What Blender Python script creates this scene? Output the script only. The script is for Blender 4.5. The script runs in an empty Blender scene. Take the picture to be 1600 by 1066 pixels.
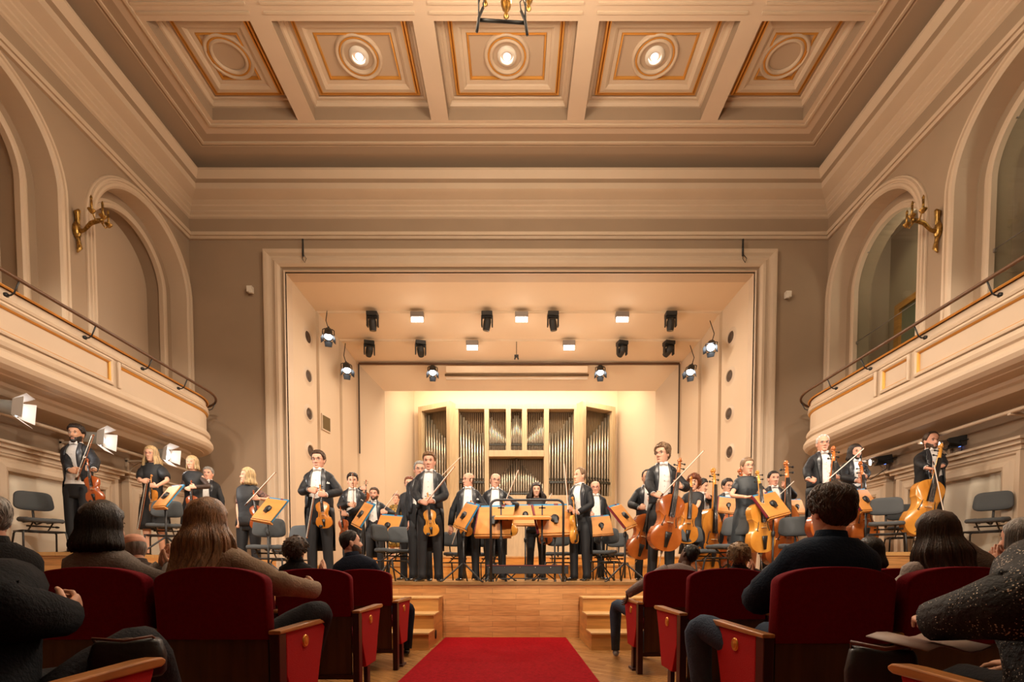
import bpy, bmesh, math, random
from mathutils import Vector, Matrix, Euler, noise
R = math.radians; PI = math.pi
V = Vector
S = bpy.context.scene
COL = S.collection
# ---------------------------------------------------------------- camera, world, exposure
EYE = 0.88; FPX = 780.0; TILT = R(2.3); VPX = 806.0
CYP = 893 + FPX*math.tan(TILT)
cam_d = bpy.data.cameras.new('camera'); cam = bpy.data.objects.new('camera', cam_d); COL.objects.link(cam)
cam_d.sensor_width = 36; cam_d.lens = FPX/1600*36
cam_d.shift_x = -(VPX-800)/1600; cam_d.shift_y = (CYP-533)/1600
cam_d.clip_start = .02; cam_d.clip_end = 200
cam.location = (0, 0, EYE); cam.rotation_euler = (PI/2 - TILT, 0, 0)
S.camera = cam
w = bpy.data.worlds.new('world'); S.world = w; w.use_nodes = True
w.node_tree.nodes['Background'].inputs[0].default_value = (1, .72, .5, 1)
w.node_tree.nodes['Background'].inputs[1].default_value = .035
vs = S.view_settings
vs.view_transform = 'Standard'; vs.look = 'None'; vs.exposure = 0.12; vs.gamma = 1; vs.use_curve_mapping = False
S.cycles.use_denoising = True
S.cycles.max_bounces = 6; S.cycles.diffuse_bounces = 4; S.cycles.sample_clamp_indirect = 4
WARM = (1, .81, .59); SOFT = (1, .84, .67); COOL = (.82, .9, 1.0)

def light(name, typ, loc, power, color, size=.2, aim=None, spot=None, blend=.5, sy=None):
    d = bpy.data.lights.new(name, typ); d.energy = power; d.color = color
    if typ == 'AREA':
        d.size = size
        if sy: d.shape = 'RECTANGLE'; d.size_y = sy
    else: d.shadow_soft_size = size
    if typ == 'SPOT': d.spot_size = R(spot); d.spot_blend = blend
    o = bpy.data.objects.new(name, d); COL.objects.link(o); o.location = loc
    if aim is not None: o.rotation_euler = (V(aim)-V(loc)).to_track_quat('-Z', 'Y').to_euler()
    return o
# the hall's chandeliers hang above the picture; theatre spots on the ceiling point at the platform
for x in (-1.5, 1.5): light('chandelier_glow', 'POINT', (x, 4.6, 6.5), 310, WARM, .5)
light('chandelier_glow', 'POINT', (0, 5.6, 7.4), 150, WARM, .4)
light('chandelier_glow', 'POINT', (0, 0, 7.2), 35, WARM, .4)
for x, ax, e in ((-4.2, -1.5, 700), (-1.4, -2.5, 650), (1.4, 2.5, 650), (4.2, 1.5, 700), (-5.0, -5.3, 700), (4.8, 5.3, 700)):
    light('stage_spot_glow', 'SPOT', (x, 2.6, 7.6), e, SOFT, .25, (ax, 8.2, 1.3), 50, .6)
# unseen spots added as front fill, aimed over the audience at the players
for x, ax, az in ((-3.2, -3.6, 2.3), (-1.0, -.6, 2.1), (1.0, 1.2, 2.1), (3.2, 3.8, 2.3), (2.6, -5.4, 2.6), (-2.6, 5.4, 2.6)):
    light('front_fill_glow', 'SPOT', (x, -4.4, 5.6), 2000, SOFT, .12, (ax, 7.4, az), 22, .35)
# the light strip hidden above the organ
light('cove_glow', 'AREA', (.1, 13.45, 5.98), 150, (1, .86, .64), 5.6, (.1, 14.3, 4.6), sy=.15)

def pix(px, py, Y):
    """world point at depth Y seen at photo pixel px, py"""
    u = (px-VPX)/FPX; v = (CYP-py)/FPX
    t = Y/(math.cos(TILT)+v*math.sin(TILT))
    return V((u*t, Y, EYE+t*(v*math.cos(TILT)-math.sin(TILT))))

# ---------------------------------------------------------------- materials
MATS = {}
def mat(name, col, rough=.6, metal=0, bump=0, bscale=40, var=0, vscale=8, stretch=(1,1,1), emit=None, spec=.4, coat=0, sheen=0, trans=0, col2=None, detail=4):
    if name in MATS: return MATS[name]
    m = bpy.data.materials.new(name); m.use_nodes = True; nt = m.node_tree; b = nt.nodes['Principled BSDF']
    b.inputs['Base Color'].default_value = (*col, 1); b.inputs['Roughness'].default_value = rough
    b.inputs['Metallic'].default_value = metal; b.inputs['Specular IOR Level'].default_value = spec
    b.inputs['Coat Weight'].default_value = coat
    if sheen: b.inputs['Sheen Weight'].default_value = sheen; b.inputs['Sheen Tint'].default_value = (*col, 1)
    if trans: b.inputs['Transmission Weight'].default_value = trans
    if emit: b.inputs['Emission Color'].default_value = (*emit[0], 1); b.inputs['Emission Strength'].default_value = emit[1]
    if bump or var or col2:
        tc = nt.nodes.new('ShaderNodeTexCoord'); mp = nt.nodes.new('ShaderNodeMapping'); mp.inputs['Scale'].default_value = stretch
        nt.links.new(tc.outputs['Object'], mp.inputs[0])
    if var or col2:
        n = nt.nodes.new('ShaderNodeTexNoise'); n.inputs['Scale'].default_value = vscale; n.inputs['Detail'].default_value = detail
        nt.links.new(mp.outputs[0], n.inputs['Vector'])
        r = nt.nodes.new('ShaderNodeValToRGB')
        c2 = col2 if col2 else tuple(c*(1-var) for c in col)
        r.color_ramp.elements[0].color = (*c2, 1); r.color_ramp.elements[0].position = .35
        r.color_ramp.elements[1].color = (*(tuple(min(1, c*(1+var*.5)) for c in col)), 1); r.color_ramp.elements[1].position = .65
        nt.links.new(n.outputs['Fac'], r.inputs[0]); nt.links.new(r.outputs[0], b.inputs['Base Color'])
    if bump:
        n2 = nt.nodes.new('ShaderNodeTexNoise'); n2.inputs['Scale'].default_value = bscale; n2.inputs['Detail'].default_value = 3
        nt.links.new(mp.outputs[0], n2.inputs['Vector'])
        bp = nt.nodes.new('ShaderNodeBump'); bp.inputs['Strength'].default_value = bump; bp.inputs['Distance'].default_value = .01
        nt.links.new(n2.outputs['Fac'], bp.inputs['Height']); nt.links.new(bp.outputs[0], b.inputs['Normal'])
    MATS[name] = m; return m

def plank_mat(name, c1, c2, w, h, axis, rough=.35, offs=.5, mortar=.002, rot=0, coat=.15):
    """strip-wood: axis tells which two object axes carry the pattern ('xz', 'xy')"""
    m = bpy.data.materials.new(name); m.use_nodes = True; nt = m.node_tree; b = nt.nodes['Principled BSDF']
    tc = nt.nodes.new('ShaderNodeTexCoord'); sx = nt.nodes.new('ShaderNodeSeparateXYZ'); cx = nt.nodes.new('ShaderNodeCombineXYZ')
    nt.links.new(tc.outputs['Object'], sx.inputs[0])
    nt.links.new(sx.outputs[axis[0].upper()], cx.inputs[0]); nt.links.new(sx.outputs[axis[1].upper()], cx.inputs[1])
    mp = nt.nodes.new('ShaderNodeMapping'); mp.inputs['Rotation'].default_value = (0, 0, rot); nt.links.new(cx.outputs[0], mp.inputs[0])
    br = nt.nodes.new('ShaderNodeTexBrick'); br.inputs['Scale'].default_value = 1; br.inputs['Brick Width'].default_value = w; br.inputs['Row Height'].default_value = h
    br.inputs['Mortar Size'].default_value = mortar; br.inputs['Color1'].default_value = (*c1, 1); br.inputs['Color2'].default_value = (*c2, 1)
    br.inputs['Mortar'].default_value = (*(x*.45 for x in c1), 1); br.offset = offs; br.offset_frequency = 2; br.inputs['Bias'].default_value = 0
    nt.links.new(mp.outputs[0], br.inputs['Vector'])
    mp2 = nt.nodes.new('ShaderNodeMapping'); mp2.inputs['Scale'].default_value = (2.5, 30, 1); nt.links.new(mp.outputs[0], mp2.inputs[0])
    n = nt.nodes.new('ShaderNodeTexNoise'); n.inputs['Scale'].default_value = 2; n.inputs['Detail'].default_value = 6; nt.links.new(mp2.outputs[0], n.inputs['Vector'])
    mx = nt.nodes.new('ShaderNodeMix'); mx.data_type = 'RGBA'; mx.blend_type = 'MULTIPLY'; mx.inputs[0].default_value = .6
    rp = nt.nodes.new('ShaderNodeValToRGB'); rp.color_ramp.elements[0].color = (.55, .5, .45, 1); rp.color_ramp.elements[0].position = .3; rp.color_ramp.elements[1].color = (1, 1, 1, 1); rp.color_ramp.elements[1].position = .6
    nt.links.new(n.outputs['Fac'], rp.inputs[0]); nt.links.new(br.outputs['Color'], mx.inputs[6]); nt.links.new(rp.outputs[0], mx.inputs[7])
    nt.links.new(mx.outputs[2], b.inputs['Base Color']); b.inputs['Roughness'].default_value = rough; b.inputs['Coat Weight'].default_value = coat
    MATS[name] = m; return m

WALL = mat('wall plaster', (.33, .24, .165), .85, var=.05, vscale=1.2, bump=.05, bscale=60)
CREAM = mat('cream moulding paint', (.55, .43, .315), .55, var=.03, vscale=2)
CREAM2 = mat('cream panel paint', (.45, .34, .245), .6)
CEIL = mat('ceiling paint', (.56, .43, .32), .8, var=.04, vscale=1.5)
GOLD = mat('gilded moulding', (.62, .30, .06), .38, metal=.45)
BRASS = mat('antique brass', (.42, .25, .07), .35, metal=.9, var=.5, vscale=30)
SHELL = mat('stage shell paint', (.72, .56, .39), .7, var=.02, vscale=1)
SHELL2 = mat('shaded stage shell side', (.57, .44, .31), .7, var=.02, vscale=1)  # shell paint darkened, shade of the side walls put into the colour
OAKF = mat('organ case wood', (.46, .33, .19), .5, var=.1, vscale=3, stretch=(6, 6, 1))
TIN = mat('organ pipe tin', (.34, .28, .21), .32, metal=.9)
TIND = mat('organ pipe mouth', (.02, .018, .015), .5)
DARK = mat('dark recess', (.05, .04, .03), .9)
BLACK = mat('black steel', (.012, .012, .013), .4, spec=.5)
BLKM = mat('matt black lamp body', (.02, .019, .018), .5)
GREYM = mat('grey metal', (.25, .22, .2), .4, metal=.5)
WHT = mat('white plastic', (.7, .64, .56), .5)
WOOD = mat('orange wood', (.62, .27, .055), .45, var=.18, vscale=3, stretch=(1, 1, 8))
WOODS = mat('music desk plywood', (.60, .25, .055), .45, var=.12, vscale=2, stretch=(1, 1, 6))
HANDW = mat('handrail wood', (.10, .045, .02), .4)
ARMW = mat('armrest oak', (.42, .17, .045), .35, var=.25, vscale=6, stretch=(8, 1, 8), coat=.3)
STEEL = mat('chrome steel', (.35, .33, .31), .25, metal=.9)
PLAT = plank_mat('platform front planks', (.68, .34, .12), (.54, .24, .075), .62, .073, 'xz', rot=0)
PLATF = plank_mat('platform floor', (.60, .33, .12), (.52, .27, .09), .5, .07, 'xy', rough=.3)
PARQ = plank_mat('hall parquet', (.54, .29, .11), (.42, .21, .07), .45, .07, 'xy', rough=.25, rot=R(45))
STEPW = mat('step plywood', (.60, .29, .08), .4, var=.2, vscale=2.5, stretch=(1, 1, 9))
STEPE = mat('step edge wood', (.66, .40, .16), .4)
CARPET = mat('red carpet pile', (.34, .004, .010), .95, bump=.6, bscale=220, var=.25, vscale=40, sheen=.15, spec=.1)
VELVET = mat('red velvet', (.15, .003, .009), .85, bump=.25, bscale=160, var=.12, vscale=60, sheen=.5, spec=.1)
VELVET2 = mat('red side panel cloth', (.40, .012, .012), .8, bump=.2, bscale=200, sheen=.3, spec=.15)
VENEER = mat('dark veneer', (.085, .032, .014), .45, var=.3, vscale=2, stretch=(9, 1, 1))
FRAMEW = mat('dark red frame', (.045, .010, .008), .4)
DISC = mat('brass number disc', (.75, .36, .06), .3, metal=.6)
CHGREY = mat('grey chair upholstery', (.075, .082, .088), .85, bump=.3, bscale=300, sheen=.1)
def glass_mat():
    m = bpy.data.materials.new('window glass'); m.use_nodes = True; nt = m.node_tree; nt.nodes.clear()
    o = nt.nodes.new('ShaderNodeOutputMaterial'); mx = nt.nodes.new('ShaderNodeMixShader'); t = nt.nodes.new('ShaderNodeBsdfTransparent'); g = nt.nodes.new('ShaderNodeBsdfGlossy')
    t.inputs[0].default_value = (.86, .9, .86, 1); g.inputs['Roughness'].default_value = .02; mx.inputs[0].default_value = .07
    nt.links.new(t.outputs[0], mx.inputs[1]); nt.links.new(g.outputs[0], mx.inputs[2]); nt.links.new(mx.outputs[0], o.inputs[0]); return m
GLASS = glass_mat()
TAIL = mat('black tailcoat wool', (.010, .011, .014), .6, bump=.7, bscale=12, spec=.3, sheen=.03)
SATIN = mat('black satin lapel', (.022, .024, .03), .3, spec=.6)
TROUS = mat('black trouser cloth', (.012, .013, .016), .65, bump=.7, bscale=12, stretch=(1, 1, .35), sheen=.03)
SHIRT = mat('white dress shirt', (.80, .77, .74), .7, bump=.25, bscale=30)
BLKD = mat('black dress cloth', (.014, .015, .018), .6, bump=.5, bscale=14, spec=.4)
SHOE = mat('polished black shoe', (.008, .008, .008), .2, spec=.7, coat=.4)

# ---------------------------------------------------------------- mesh collecting
class MB:
    def __init__(s): s.v = []; s.f = []; s.m = []; s.s = []
    def add(s, vs, fs, mi=0, smooth=True, M=None):
        n = len(s.v)
        s.v += [(M @ V(p)) if M is not None else V(p) for p in vs]
        for f in fs: s.f.append([i+n for i in f]); s.m.append(mi); s.s.append(smooth)
        return s
    def mesh(s, name, mats):
        me = bpy.data.meshes.new(name); me.from_pydata([tuple(p) for p in s.v], [], s.f)
        for m in (mats if isinstance(mats, (list, tuple)) else [mats]): me.materials.append(m)
        me.polygons.foreach_set('material_index', s.m); me.polygons.foreach_set('use_smooth', s.s)
        me.update(); return me
    def build(s, name, mats, parent=None, M=None, bevel=0, fix=False, solid=0, sub=0):
        me = s.mesh(name, mats)
        if fix:
            bm = bmesh.new(); bm.from_mesh(me); bmesh.ops.recalc_face_normals(bm, faces=bm.faces); bm.to_mesh(me); bm.free()
        o = bpy.data.objects.new(name, me); COL.objects.link(o)
        if parent: o.parent = parent
        if M is not None: o.matrix_basis = M
        if solid: md = o.modifiers.new('s', 'SOLIDIFY'); md.thickness = solid; md.offset = 0
        if bevel: md = o.modifiers.new('b', 'BEVEL'); md.width = bevel; md.segments = 2; md.limit_method = 'ANGLE'
        if sub: md = o.modifiers.new('u', 'SUBSURF'); md.levels = sub; md.render_levels = sub
        return o
    # shapes
    def box(s, c, d, mi=0, M=None):
        x, y, z = c; a, b, e = d[0]/2, d[1]/2, d[2]/2
        vs = [(x+i*a, y+j*b, z+k*e) for i in (-1, 1) for j in (-1, 1) for k in (-1, 1)]
        return s.add(vs, [(0,1,3,2),(4,6,7,5),(0,4,5,1),(2,3,7,6),(0,2,6,4),(1,5,7,3)], mi, False, M)
    def box2(s, a, b, mi=0, M=None):
        return s.box([(a[i]+b[i])/2 for i in range(3)], [abs(b[i]-a[i]) for i in range(3)], mi, M)
    def rings(s, rs, mi=0, caps=True, closed=True, smooth=True, M=None, rev=False):
        n = len(rs[0]); vs = [p for r in rs for p in r]; fs = []
        for i in range(len(rs)-1):
            for j in range(n if closed else n-1):
                a, b, c, d = i*n+j, i*n+(j+1) % n, (i+1)*n+(j+1) % n, (i+1)*n+j
                fs.append((a, b, c, d) if not rev else (d, c, b, a))
        if caps and closed:
            f0 = tuple(range(n)); f1 = tuple((len(rs)-1)*n+j for j in range(n))
            fs.append(f0[::-1] if not rev else f0); fs.append(f1 if not rev else f1[::-1])
        return s.add(vs, fs, mi, smooth, M)
    def tube(s, pts, rad, n=8, mi=0, M=None, flat=1.0, up=None, caps=True):
        pts = [V(p) for p in pts]; k = len(pts)
        if not isinstance(rad, (list, tuple)): rad = [rad]*k
        t0 = (pts[1]-pts[0]).normalized()
        u = V(up) if up is not None else (V((0, 0, 1)) if abs(t0.z) < .9 else V((0, 1, 0)))
        rs = []
        for i in range(k):
            t = (pts[min(i+1, k-1)]-pts[max(i-1, 0)])
            t = t.normalized() if t.length > 1e-9 else t0
            u = (u-t*u.dot(t))
            u = u.normalized() if u.length > 1e-6 else t.orthogonal().normalized()
            b = t.cross(u)
            r = rad[i]; ru = r*flat if not isinstance(r, (tuple, list)) else r[1]; rb = r if not isinstance(r, (tuple, list)) else r[0]
            rs.append([pts[i]+b*(math.cos(2*PI*j/n)*rb)+u*(math.sin(2*PI*j/n)*ru) for j in range(n)])
        return s.rings(rs, mi, caps, M=M)
    def cyl(s, a, b, r, n=12, mi=0, M=None, r2=None): 
        m0 = len(s.f); s.tube([a, b], [r, r2 if r2 is not None else r], n, mi, M)
        return s
    def lathe(s, prof, n=20, mi=0, M=None, smooth=True, cap=False):
        rs = [[V((r*math.cos(2*PI*j/n), r*math.sin(2*PI*j/n), z)) for j in range(n)] for r, z in prof]
        return s.rings(rs, mi, cap, smooth=smooth, M=M)
    def ell(s, c, r, nu=12, nv=8, mi=0, M=None):
        rs = []
        for i in range(nv+1):
            a = -PI/2+PI*i/nv; q = max(math.cos(a), .02)
            rs.append([V((c[0]+r[0]*q*math.cos(2*PI*j/nu), c[1]+r[1]*q*math.sin(2*PI*j/nu), c[2]+r[2]*math.sin(a))) for j in range(nu)])
        return s.rings(rs, mi, True, M=M)
    def prism(s, poly, d, mi=0, M=None, smooth=False):
        """poly in local xz, extruded along y from 0 to d"""
        n = len(poly)
        vs = [(x, 0, z) for x, z in poly]+[(x, d, z) for x, z in poly]
        fs = [tuple(range(n)), tuple(range(2*n-1, n-1, -1))]+[(i, n+i, n+(i+1) % n, (i+1) % n) for i in range(n)]
        return s.add(vs, fs, mi, smooth, M)
    def sweep(s, path, prof, out, closed=False, mi=0, smooth=False, M=None):
        """sweep profile [(d, z)] along a horizontal path; out(i) = unit horizontal vector the d axis follows (mitre-scaled)"""
        rs = [[V((p[0]+out[i][0]*d, p[1]+out[i][1]*d, z)) for d, z in prof] for i, p in enumerate(path)]
        if closed: rs.append(rs[0])
        return s.rings(rs, mi, False, closed=False, smooth=smooth, M=M)

def empty(name, loc=(0, 0, 0), rz=0, **kw):
    o = bpy.data.objects.new(name, None); COL.objects.link(o); o.location = loc; o.rotation_euler = (0, 0, rz); o.empty_display_size = .1
    tag(o, **kw); return o
def tag(o, label=None, cat=None, group=None, kind=None):
    if label: o['label'] = label
    if cat: o['category'] = cat
    if group: o['group'] = group
    if kind: o['kind'] = kind
    return o
def st(o): o['kind'] = 'structure'; return o
def dup(root, **kw):
    r = root.copy(); COL.objects.link(r)
    for ch in root.children:
        c = ch.copy(); COL.objects.link(c); c.parent = r
        for g in ch.children:
            d = g.copy(); COL.objects.link(d); d.parent = c
    tag(r, **kw); return r
def smooth(a, b, x):
    t = max(0, min(1, (x-a)/(b-a))); return t*t*(3-2*t)
def lerp(a, b, t): return a+(b-a)*t
def tab(T, x):
    if x <= T[0][0]: return T[0][1:]
    for i in range(len(T)-1):
        if x <= T[i+1][0]:
            t = (x-T[i][0])/(T[i+1][0]-T[i][0]); return [lerp(a, b, t) for a, b in zip(T[i][1:], T[i+1][1:])]
    return T[-1][1:]
# ---------------------------------------------------------------- the hall
XL, XR, YB = -6.5, 6.22, 10.2; XC = (XL+XR)/2; Y0 = -5.0
ZCE = 8.66                     # ceiling height
ARC = [(8.98, 1.1), (6.21, 1.1), (3.44, 1.1), (.67, 1.1)]; ZS = 6.22; ZBAL = 3.3
def side_wall(name, X, sg):
    """sg=+1: hall lies on +x side. Wall sheet with arched niches above the balcony, door recesses below"""
    mb = MB()
    def P(y, z, d=0): return V((X-sg*d, y, z))
    def quad(a, b, c, e, mi=0, sm=False): mb.add([a, b, c, e], [(0, 1, 2, 3)], mi, sm)
    ys = Y0; ZT = 7.9
    for yc, r in sorted(ARC):
        quad(P(ys, 0), P(yc-r, 0), P(yc-r, ZT), P(ys, ZT))
        quad(P(yc-r, 0), P(yc+r, 0), P(yc+r, ZBAL), P(yc-r, ZBAL))
        N = 28; pts = [P(yc-r, ZBAL)]+[P(yc-r*math.cos(PI*i/N), ZS+r*math.sin(PI*i/N)) for i in range(N+1)]+[P(yc+r, ZBAL)]
        for i in range(1, N+1):
            a, b = pts[i], pts[i+1]; quad(a, b, P(b.y, ZT), P(a.y, ZT))
        r2 = r-.24; d1, d2 = .3, .62
        def arch(rr, d, k): 
            L = [P(yc-rr, ZBAL, d)]+[P(yc-rr*math.cos(PI*i/N), ZS+rr*math.sin(PI*i/N), d) for i in range(N+1)]+[P(yc+rr, ZBAL, d)]
            return L
        A = [arch(r, 0, 0), arch(r, d1, 0), arch(r2, d1, 0), arch(r2, d2, 0)]
        mb.rings(A, 0, False, closed=False, smooth=False)
        ys = yc+r
    quad(P(ys, 0), P(YB, 0), P(YB, ZT), P(ys, ZT))
    return mb, A
for nm, X, sg in (('wall_left', XL, 1), ('wall_right', XR, -1)):
    mb, _ = side_wall(nm, X, sg)
    st(mb.build(nm, [WALL], fix=True))
def arch_band(X, sg, yc, r, d, prof, mi=0, mb=None):
    """moulding: prof = [(radial offset, depth toward the hall)] swept round the arch edge of radius r at recess depth d"""
    N = 32; rs = []
    for i in range(-1, N+2):
        if i < 0: cy, cz, nx, nz = yc-r, ZBAL, -1, 0
        elif i > N: cy, cz, nx, nz = yc+r, ZBAL, 1, 0
        else: a = PI*i/N; nx, nz = -math.cos(a), math.sin(a); cy, cz = yc+r*nx, ZS+r*nz
        rs.append([V((X-sg*d+sg*h, cy+nx*o, cz+nz*o)) for o, h in prof])
    mb.rings(rs, mi, False, closed=False, smooth=False)
PR1 = [(-.03, -.30), (-.03, .02), (.0, .045), (.035, .05), (.05, .03), (.065, .03), (.075, .05), (.10, .055), (.115, .03), (.125, .03), (.135, .02), (.14, 0)]
PR2 = [(-.03, -.06), (-.03, .02), (0, .035), (.035, .035), (.045, .015), (.06, .02), (.085, .012), (.09, 0)]
k = 0
for side, X, sg in (('left', XL, 1), ('right', XR, -1)):
    for ai, (yc, r) in enumerate(ARC):
        k += 1
        w_ = MB(); arch_band(X, sg, yc, r, 0, PR1, mb=w_); arch_band(X, sg, yc, r-.24, .3, PR2, mb=w_)
        root = st(w_.build('window_%d' % k, [CREAM], fix=True)); rr = r-.24; N = 28
        poly = [(yc-rr, ZBAL)]+[(yc-rr*math.cos(PI*i/N), ZS+rr*math.sin(PI*i/N)) for i in range(N+1)]+[(yc+rr, ZBAL)]
        if side == 'left':
            b = MB(); b.add([(X-.61, y, z) for y, z in poly], [tuple(range(len(poly)))], 0, False)
            b.build('blind_panel', [CREAM2], root)
        else:
            g = MB(); gx = X+.36
            g.add([(gx, y, z) for y, z in poly]+[(gx+.01, y, z) for y, z in poly], [tuple(range(len(poly))), tuple(range(2*len(poly)-1, len(poly)-1, -1))], 0, False)
            g.build('pane', [GLASS], root)
            b = MB(); b.cyl((gx-.004, yc-rr, 5.3), (gx-.004, yc+rr, 5.3), .006, 6)
            for z, yy in ((5.28, yc-rr+.02), (5.28, yc+rr-.02), (5.95, yc-rr+.03), (ZS+rr*.72, yc-rr*.69), (ZS+rr*.72, yc+rr*.69)): b.box((gx-.01, yy, z), (.03, .06, .05))
            b.build('glass_clamp', [GREYM], root)
            b = MB()   # the box behind the glass: a shallow room with a wood-framed opening
            b.box2((X+1.3, yc-1.35, 3.0), (X+1.35, yc+1.35, 7.6)); b.box2((X+.62, yc-1.35, 3.0), (X+1.3, yc-1.3, 7.6)); b.box2((X+.62, yc+1.3, 3.0), (X+1.3, yc+1.35, 7.6)); b.box2((X+.62, yc-1.35, 7.55), (X+1.3, yc+1.35, 7.6))
            b.build('booth_wall', [CREAM2], root)
            light('booth_fill_glow', 'POINT', (X+.85, yc-.3, 6.9), 22, SOFT, .12)  # added fill light to brighten the booth interior, no fixture
            b = MB(); a0, a1 = yc-1.2, yc+1.02; zt = 5.95
            b.box2((X+1.2, a0, zt), (X+1.3, a1, zt+.12)); b.box2((X+1.2, a0, 3.2), (X+1.3, a0+.1, zt)); b.box2((X+1.2, a1-.12, 3.2), (X+1.3, a1, zt))
            b.build('booth_frame', [WOOD], root)
            b = MB(); b.box2((X+1.26, a0+.1, 3.2), (X+1.28, a1-.12, zt)); b.build('curtain', [mat('grey green curtain', (.22, .22, .15), .9, bump=.5, bscale=8, stretch=(1, 6, .1))], root)
# back wall with the proscenium opening
OL, OR_, OT = -4.58, 4.75, 6.82; ZST = .74
b = MB(); ZT = 7.9
for q in (((XL, 0), (OL, 0), (OL, ZT), (XL, ZT)), ((OR_, 0), (XR, 0), (XR, ZT), (OR_, ZT)), ((OL, OT), (OR_, OT), (OR_, ZT), (OL, ZT))):
    b.add([(x, YB, z) for x, z in q], [(0, 1, 2, 3)], 0, False)
st(b.build('wall_back', [WALL]))
def frame(mb, x0, x1, z0, z1, Y, prof, mi=0):
    """portal moulding, prof = [(outward offset, projection)]"""
    rs = []
    for (cx, cz, nx, nz) in ((x0, z0, -1, 0), (x0, z1, -1, 1), (x1, z1, 1, 1), (x1, z0, 1, 0)):
        rs.append([V((cx+nx*o, Y-h, cz+nz*o)) for o, h in prof])
    mb.rings(rs, mi, False, closed=False, smooth=False)
b = MB(); frame(b, OL, OR_, ZST, OT, YB, [(-.0, -.4), (0, .0), (.02, .0), (.03, .03), (.045, .03), (.05, -.02), (.09, -.02), (.10, .05), (.14, .09), (.19, .10), (.215, .06), (.27, .05), (.30, .06), (.34, .1), (.38, .11), (.41, .11), (.42, 0)])
st(b.build('trim_1', [CREAM]))
# cornice all round
prof = [(0, 7.46), (.05, 7.46), (.07, 7.50), (.10, 7.50), (.11, 7.56), (.06, 7.58), (.05, 7.60), (.05, 7.84), (.08, 7.86), (.08, 7.90), (.12, 7.93), (.12, 7.96), (.17, 8.0), (.17, 8.03), (.21, 8.06), (.23, 8.08), (.36, 8.14), (.40, 8.16), (.41, 8.26), (.47, 8.29), (.48, 8.31), (.50, 8.34), (.54, 8.40), (.54, 8.44), (.50, 8.44), (.45, 8.40), (.1, 8.3), (0, 8.3)]
b = MB(); pth_ = [(XL, Y0), (XL, YB), (XR, YB), (XR, Y0)]; out_ = [(1, 0), (1, -1), (-1, -1), (-1, 0)]
b.sweep(pth_, prof[:7], out_); b.sweep(pth_, prof[6:8], out_, mi=1); b.sweep(pth_, prof[7:19], out_); b.sweep(pth_, prof[18:20], out_, mi=1); b.sweep(pth_, prof[19:], out_)
st(b.build('trim_2', [CREAM, WALL]))
b = MB(); cv = [(-.02, 8.2), (0, 8.3)]+[(1.0*(1-math.cos(PI/2*i/10)), 8.3+.36*math.sin(PI/2*i/10)) for i in range(1, 11)]
b.sweep([(XL, Y0), (XL, YB), (XR, YB), (XR, Y0)], cv, [(1, 0), (1, -1), (-1, -1), (-1, 0)], smooth=True)
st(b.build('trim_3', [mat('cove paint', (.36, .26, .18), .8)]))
# ceiling: flat margin, coffers between beams
cxs = [XC-4.95+i*2.475 for i in range(-1, 0)]
x0c, x1c = XL+1.27, XR-1.27; yb = [(7.38, 8.93), (5.45, 7.0), (3.52, 5.07), (1.59, 3.14)]; DEP = .30
bw = .15; nb = [XC-3.47, XC-1.17, XC+1.17, XC+3.47]
cells = []
edges = [x0c]+sum([[q-bw, q+bw] for q in nb], [])+[x1c]
for (y0, y1) in yb:
    for i in range(5): cells.append((edges[2*i], edges[2*i+1], y0, y1))
b = MB(); ysl = sorted(set([Y0]+[y for p in yb for y in p]+[YB-1.0])); xsl = sorted(set([XL+.9]+edges+[XR-.9]))
def incell(x, y): return any(c[0] < x < c[1] and c[2] < y < c[3] for c in cells)
for i in range(len(xsl)-1):
    for j in range(len(ysl)-1):
        if not incell((xsl[i]+xsl[i+1])/2, (ysl[j]+ysl[j+1])/2):
            b.add([(xsl[i], ysl[j], ZCE), (xsl[i+1], ysl[j], ZCE), (xsl[i+1], ysl[j+1], ZCE), (xsl[i], ysl[j+1], ZCE)], [(0, 1, 2, 3)], 0, False)
b.box2((XL, Y0, ZCE+.9), (XR, YB, ZCE+1.0), 0)
st(b.build('ceiling', [CEIL]))
b = MB()   # cream trim lines and the coffers' raised frames
def rect_line(mb, x0, x1, y0, y1, z, wd, hh, mi=0):
    for (a, c) in (((x0, y0-wd), (x1, y0)), ((x0, y1), (x1, y1+wd)), ((x0-wd, y0-wd), (x0, y1+wd)), ((x1, y0-wd), (x1+wd, y1+wd))):
        mb.box2((a[0], a[1], z-hh), (c[0], c[1], z), mi)
def rframe(mb, x0, x1, y0, y1, prof, mi=0):
    """prof [(inward offset, z)]"""
    rs = [[V((cx+sx*o, cy+sy*o, z)) for o, z in prof] for cx, cy, sx, sy in ((x0, y0, 1, 1), (x0, y1, 1, -1), (x1, y1, -1, -1), (x1, y0, -1, 1), (x0, y0, 1, 1))]
    mb.rings(rs, mi, False, closed=False, smooth=False)
rect_line(b, x0c-.42, x1c+.42, 1.2, yb[0][1]+.42, ZCE, .04, .03); rect_line(b, x0c-.5, x1c+.5, 1.1, yb[0][1]+.5, ZCE, .02, .015)
rect_line(b, x0c-.07, x1c+.07, 1.5, yb[0][1]+.06, ZCE, .04, .03)
for (y0, y1) in yb[:3]:
    for i in range(5):
        for yy in (y0-.1, y0-.22): b.box2((edges[2*i]-.05, yy-.03, ZCE-.02), (edges[2*i+1]+.05, yy, ZCE))
st(b.build('trim_4', [CREAM]))
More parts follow.
